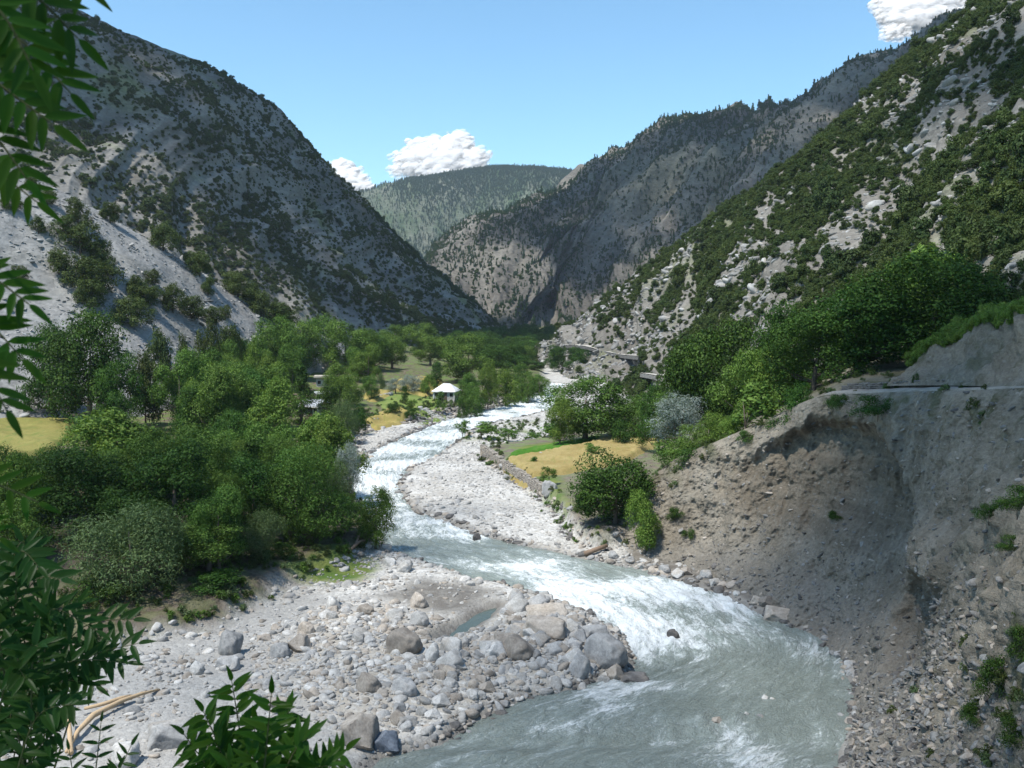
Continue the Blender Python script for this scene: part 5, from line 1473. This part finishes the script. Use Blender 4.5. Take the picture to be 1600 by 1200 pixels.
m = MB(); m.tube([gpt(556,860,.4), gpt(563,850,1.0), gpt(566,843,1.5)], [.12, .09, .03], 6); m.build("fork", dwd, t, True)

# ------------------------------------------------------------------ leaves close to the camera
near_leaf = mat_leaf("leaf_near", (.022, .064, .006), (.048, .105, .012), .35, .38, .3)
near_leaf2 = mat_leaf("leaf_near_blue", (.015, .045, .008), (.036, .080, .018), .3, .35, .3)
stem_m = mat_simple("leaf_stalk", (.10, .12, .04), (.17, .17, .07), 20)
def leaflet_mesh(name, seed, mat, wid=.27):
    r = random.Random(seed); n = 9; V = []; F = []; T = []
    cv = r.uniform(.06, .2); sd = r.uniform(-.12, .12)
    for i in range(n):
        f = i / (n - 1); w = wid * .5 * (math.sin(math.pi * min(1, f ** .72)) ** .8) if 0 < f < 1 else 0.0
        w *= 1 - .12 * f; x = f; y0 = sd * f * f; z = -cv * f * f
        V += [(x, y0 - w, z + w * .35), (x, y0, z), (x, y0 + w, z + w * .35)]; T += [.5 + .2 * f, .25, .5 + .2 * f]
        if i:
            a = (i - 1) * 3; b = i * 3
            F += [(a, b, b + 1, a + 1), (a + 1, b + 1, b + 2, a + 2)]
    return mesh_np(name, V, F, mat, {"tint": T})
LM = {1: [leaflet_mesh("leaflet", k, near_leaf) for k in range(4)], 2: [leaflet_mesh("leaflet", 10 + k, near_leaf2) for k in range(4)]}
def plant(name, label, base, fronds, mats, stems, seed):
    """stems and compound leaves: each leaf a rachis with its leaflets in pairs"""
    rnd = random.Random(seed); B = Vector(base)
    t = thing(name, label, "plant", base)
    for s in stems:
        m = MB(); P = [Vector(at(*p)) - B for p in s]; m.tube(P, np.linspace(.014, .006, len(P)), 6); m.build("stem", stem_m, t, True)
    for (pts, npair, L) in fronds:
        P = cr_resample([Vector(at(*p)) - B for p in pts], 24)
        m = MB(); m.tube(P.tolist(), np.linspace(.006, .002, 24), 5)
        lf = m.build("leaf", stem_m, t, True)
        tang = np.gradient(P, axis=0)
        roll = rnd.uniform(-.5, .5)
        for k in range(npair * 2 + 1):
            last = k == npair * 2
            f = .16 + .84 * (k // 2) / npair if not last else 1.0
            i = min(23, int(f * 23)); T = Vector(tang[i]).normalized()
            view = (Vector((0, 0, H)) - B - Vector(P[i])).normalized()
            up = (Vector((0, 0, 1)) * .5 + view * .85 + Vector((rnd.gauss(0, .12), rnd.gauss(0, .12), 0))).normalized()
            side = T.cross(up).normalized() * (1 if k % 2 else -1)
            side = (side + T * (.28 + .5 * f) + Vector((0, 0, -.14 + rnd.gauss(0, .12)))).normalized()
            if last: side = (T + Vector((0, 0, -.1))).normalized()
            nz = (up - side * up.dot(side)).normalized(); ny = nz.cross(side)
            M = Matrix((side, ny, nz)).transposed().to_4x4()
            ln = L * (1.0 - .45 * abs(f - .45) ** 1.3) * rnd.uniform(.85, 1.1)
            M = Matrix.Translation(P[i]) @ M @ Matrix.Scale(ln, 4)
            o = obj("leaflet", rnd.choice(LM[mats]), lf); o.matrix_local = M
    return t
d = 2.7
plant("ailanthus_branch", "dark drooping leaves hanging into the picture at the upper corner", at(-120, -150, d), [
    ([(-48,-90,d),(37,-25,d),(122,60,d+.1)], 8, .135), ([(-68,20,d+.1),(22,55,d+.1),(110,145,d+.1)], 9, .135), ([(-78,70,d),(-3,130,d),(84,195,d)], 9, .13),
    ([(-38,-110,d+.3),(72,-60,d+.3),(132,-20,d+.3)], 7, .14), ([(-68,-20,d-.2),(2,20,d-.2),(52,110,d-.2)], 8, .13), ([(-98,160,d),(-28,190,d),(42,280,d)], 8, .125),
    ([(-88,250,d+.4),(-8,270,d+.4),(57,315,d+.4)], 7, .115)], 1,
    [[(-178,-200,d),(-78,20,d+.05),(-88,150,d),(-108,300,d+.2)]], 21)
plant("ailanthus_branch", "dark leaf spray jutting in from the edge in front of the scree trees", at(-120, 500, d + .2), [
    ([(-90,420,d+.2),(-20,430,d+.2),(45,475,d+.2)], 8, .12), ([(-100,470,d+.2),(-30,495,d+.2),(35,560,d+.2)], 8, .125), ([(-110,530,d),(-40,560,d),(10,640,d)], 8, .125),
    ([(-100,745,d+.4),(-20,752,d+.4),(60,785,d+.4)], 6, .11), ([(-110,790,d+.4),(-60,800,d+.4),(0,840,d+.4)], 6, .1)], 1,
    [[(-140,330,d+.1),(-110,480,d+.2),(-120,640,d+.2),(-115,800,d+.4)]], 22)
d = 6.2; rr = random.Random(9); fr = []
for ex, ey in [(95,905),(20,872),(-25,925),(150,985),(208,968),(216,1005),(198,1035),(150,1072),(118,1100),(92,1140),(60,885),(-5,895),(130,940),(25,985),(95,1000),
               (175,1030),(-20,1040),(60,1080),(-30,1120),(125,1065),(60,1010),(15,1130),(70,1190),(-10,960),(80,950),(40,1060),(0,1180),(100,1110)]:
    dd = d + rr.uniform(-.5, .9); sx = rr.uniform(-30, 70); sy = ey + rr.uniform(60, 170)
    fr.append(([(sx, sy, dd), ((sx + ex) / 2 + rr.uniform(-12, 6), (sy + ey) / 2 - rr.uniform(35, 70), dd - .05), (ex, ey, dd - .15)], 10, .175))
plant("ailanthus_shrub", "large dark ailanthus shrub with many drooping compound leaves in the lower corner", at(30, 1500, d), fr[:15], 2,
      [[(20,1500,d),(30,1250,d),(45,1080,d),(60,960,d)], [(40,1500,d+.3),(60,1280,d+.3),(110,1120,d+.3)], [(0,1500,d+.5),(-10,1200,d+.5),(0,1000,d+.5)]], 23)
plant("ailanthus_shrub", "shaded ailanthus shrub behind the driftwood, tangled with the larger one", at(70, 1520, d + .4), fr[15:], 2,
      [[(70,1520,d+.4),(60,1300,d+.4),(70,1130,d+.4)]], 24)
d = 4.9; fr = []
for ex, ey, n in [(362,1064,9),(318,1112,8),(288,1148,7),(424,1084,7),(452,1108,7),(335,1160,7),(398,1125,8),(482,1152,7),(540,1172,7),(300,1188,7),(440,1172,7),(355,1198,7),(512,1196,7),(395,1180,7),(470,1190,6)]:
    dd = d + rr.uniform(-.3, .4); sx = 400 + (ex - 400) * .25; sy = 1255 + rr.uniform(-10, 30)
    fr.append(([(sx, sy, dd), ((sx * .4 + ex * .6), (sy + ey) / 2 - rr.uniform(10, 30), dd), (ex, ey, dd - .1)], n + 2, .15))
plant("ailanthus_shrub", "leafy green ailanthus top poking up in front of the boulders at the bottom", at(400, 1500, d), fr, 1,
      [[(400,1500,d),(400,1350,d),(395,1240,d)], [(420,1500,d),(425,1350,d),(430,1250,d)]], 25)
d = 5.6
plant("ailanthus_shrub", "small ailanthus sprig below the driftwood base", at(150, 1450, d), [
    ([(140,1265,d),(150,1200,d),(158,1128,d)], 7, .10), ([(150,1265,d),(180,1215,d),(205,1165,d)], 6, .10), ([(135,1265,d),(118,1225,d),(108,1172,d)], 6, .10), ([(150,1270,d),(170,1235,d),(185,1200,d)], 5, .1)], 2,
    [[(150,1450,d),(148,1350,d),(142,1262,d)]], 26)

# ------------------------------------------------------------------ clouds
def mat_cloud(name, thin=0.0):
    t = NT(name)
    # light wanders through a cloud many times before it leaves: its shading follows the sun more than the local bumps
    v1 = t.n.new("ShaderNodeVectorMath"); v1.operation = 'SCALE'; t.l.new(t.geo("Normal"), v1.inputs[0]); v1.inputs[3].default_value = .03
    v2 = t.n.new("ShaderNodeVectorMath"); v2.operation = 'ADD'; t.l.new(v1.outputs[0], v2.inputs[0]); v2.inputs[1].default_value = tuple(SUN * .75)
    v3 = t.n.new("ShaderNodeVectorMath"); v3.operation = 'NORMALIZE'; t.l.new(v2.outputs[0], v3.inputs[0])
    d = t.n.new("ShaderNodeBsdfDiffuse"); d.inputs[0].default_value = (.95, .95, .96, 1); t.l.new(v3.outputs[0], d.inputs["Normal"])
    tr = t.n.new("ShaderNodeBsdfTranslucent"); tr.inputs[0].default_value = (.9, .9, .92, 1)
    m = t.n.new("ShaderNodeMixShader"); m.inputs[0].default_value = .12
    t.l.new(d.outputs[0], m.inputs[1]); t.l.new(tr.outputs[0], m.inputs[2])
    if thin:
        tp = t.n.new("ShaderNodeBsdfTransparent"); m2 = t.n.new("ShaderNodeMixShader"); m2.inputs[0].default_value = thin
        t.l.new(m.outputs[0], m2.inputs[1]); t.l.new(tp.outputs[0], m2.inputs[2]); return t.finish(m2.outputs[0])
    return t.finish(m.outputs[0])
CLM = mat_cloud("cloud_white")
CLS = mat_cloud("cloud_soft", .8)
def puffs(name, lst, mat, seed, sub=3, noise_amp=.30, kind="structure"):
    bm = bmesh.new(); bmesh.ops.create_icosphere(bm, subdivisions=sub, radius=1.0)
    V0 = np.array([v.co[:] for v in bm.verts]); F0 = np.array([[v.index for v in f.verts] for f in bm.faces]); bm.free()
    Vs, Fs = [], []; n = 0
    for (x, y, z, r, fz) in lst:
        V = V0 * r * np.array([1, 1, fz]) + np.array([x, y, z])
        Vs.append(V); Fs.append(F0 + n); n += len(V)
    V = np.concatenate(Vs); R0 = np.median([l[3] for l in lst])
    D = np.stack([fbm(V / R0 * .9 + k * 31.7, 6, seed + k, .68) for k in range(3)], -1)
    V = V + D * R0 * noise_amp * 2
    return tag(obj(name, mesh_np(name, V, np.concatenate(Fs), mat)), kind=kind)
def cumulus(D, blobs, seed, label):
    r = random.Random(seed); L = []
    s = D / FPX
    for (px, py, rad, n) in blobs:
        for k in range(n * 14):
            a, b = max(-1.05, min(1.05, r.gauss(0, .50))), max(-.8, min(.8, r.gauss(0, .36)))
            q = rad * s * r.uniform(.10, .40) * (1.1 - .45 * min(1, abs(a)))
            qx, qy = px + a * rad, py - b * rad * .8
            Dn = D + (262 - qy) * s * 1.25 + r.gauss(0, .2) * rad * s
            c = at(qx, qy, Dn)
            L.append((c[0], c[1], c[2], q * Dn / D, .85))
    o = puffs("cloud", L, CLS, seed, 2, .24); return o
cumulus(9500, [(640,255,30,16),(670,243,34,20),(700,240,38,24),(718,222,22,14),(738,250,26,16),(690,262,40,14),(752,246,10,5)], 3, "")
cumulus(10500, [(540,275,26,18),(556,288,24,14),(532,262,18,10),(572,294,14,8)], 4, "")
cumulus(6500, [(1400,20,34,18),(1440,15,46,26),(1400,48,22,12),(1480,-5,50,24),(1520,-35,60,24),(1385,2,16,8)], 5, "")
# clouds overhead, out of the picture: their shade lies on the hillsides and the near bank
def overhead(name, target, rx, ry, alt, seed, thin=.0, n=46, cover=1.0):
    r = random.Random(seed); k = alt / SUN[2]
    c = np.array(target) + SUN * k; L = []
    for i in range(n):
        a = r.uniform(0, 6.283); q = math.sqrt(r.uniform(0, 1))
        L.append((c[0] + math.cos(a) * q * rx, c[1] + math.sin(a) * q * ry, c[2] + r.gauss(0, 12), min(rx, ry) * r.uniform(.16, .30) * cover, .35))
    return puffs(name, L, mat_cloud(name + "_mat", thin) if thin else CLM, seed, 2, .2)
OVER()
# ------------------------------------------------------------------ air
hz = MB(); hz.box((0, 2400, 330), (5200, 4900, 860))
hm = NT("valley_air"); pv = hm.n.new("ShaderNodeVolumePrincipled")
pv.inputs["Color"].default_value = (.80, .88, 1, 1); pv.inputs["Density"].default_value = HAZE; pv.inputs["Anisotropy"].default_value = .2
hm.l.new(pv.outputs[0], hm.out.inputs[1])
if HAZE > 0: tag(hz.build("haze", hm.m), kind="stuff")
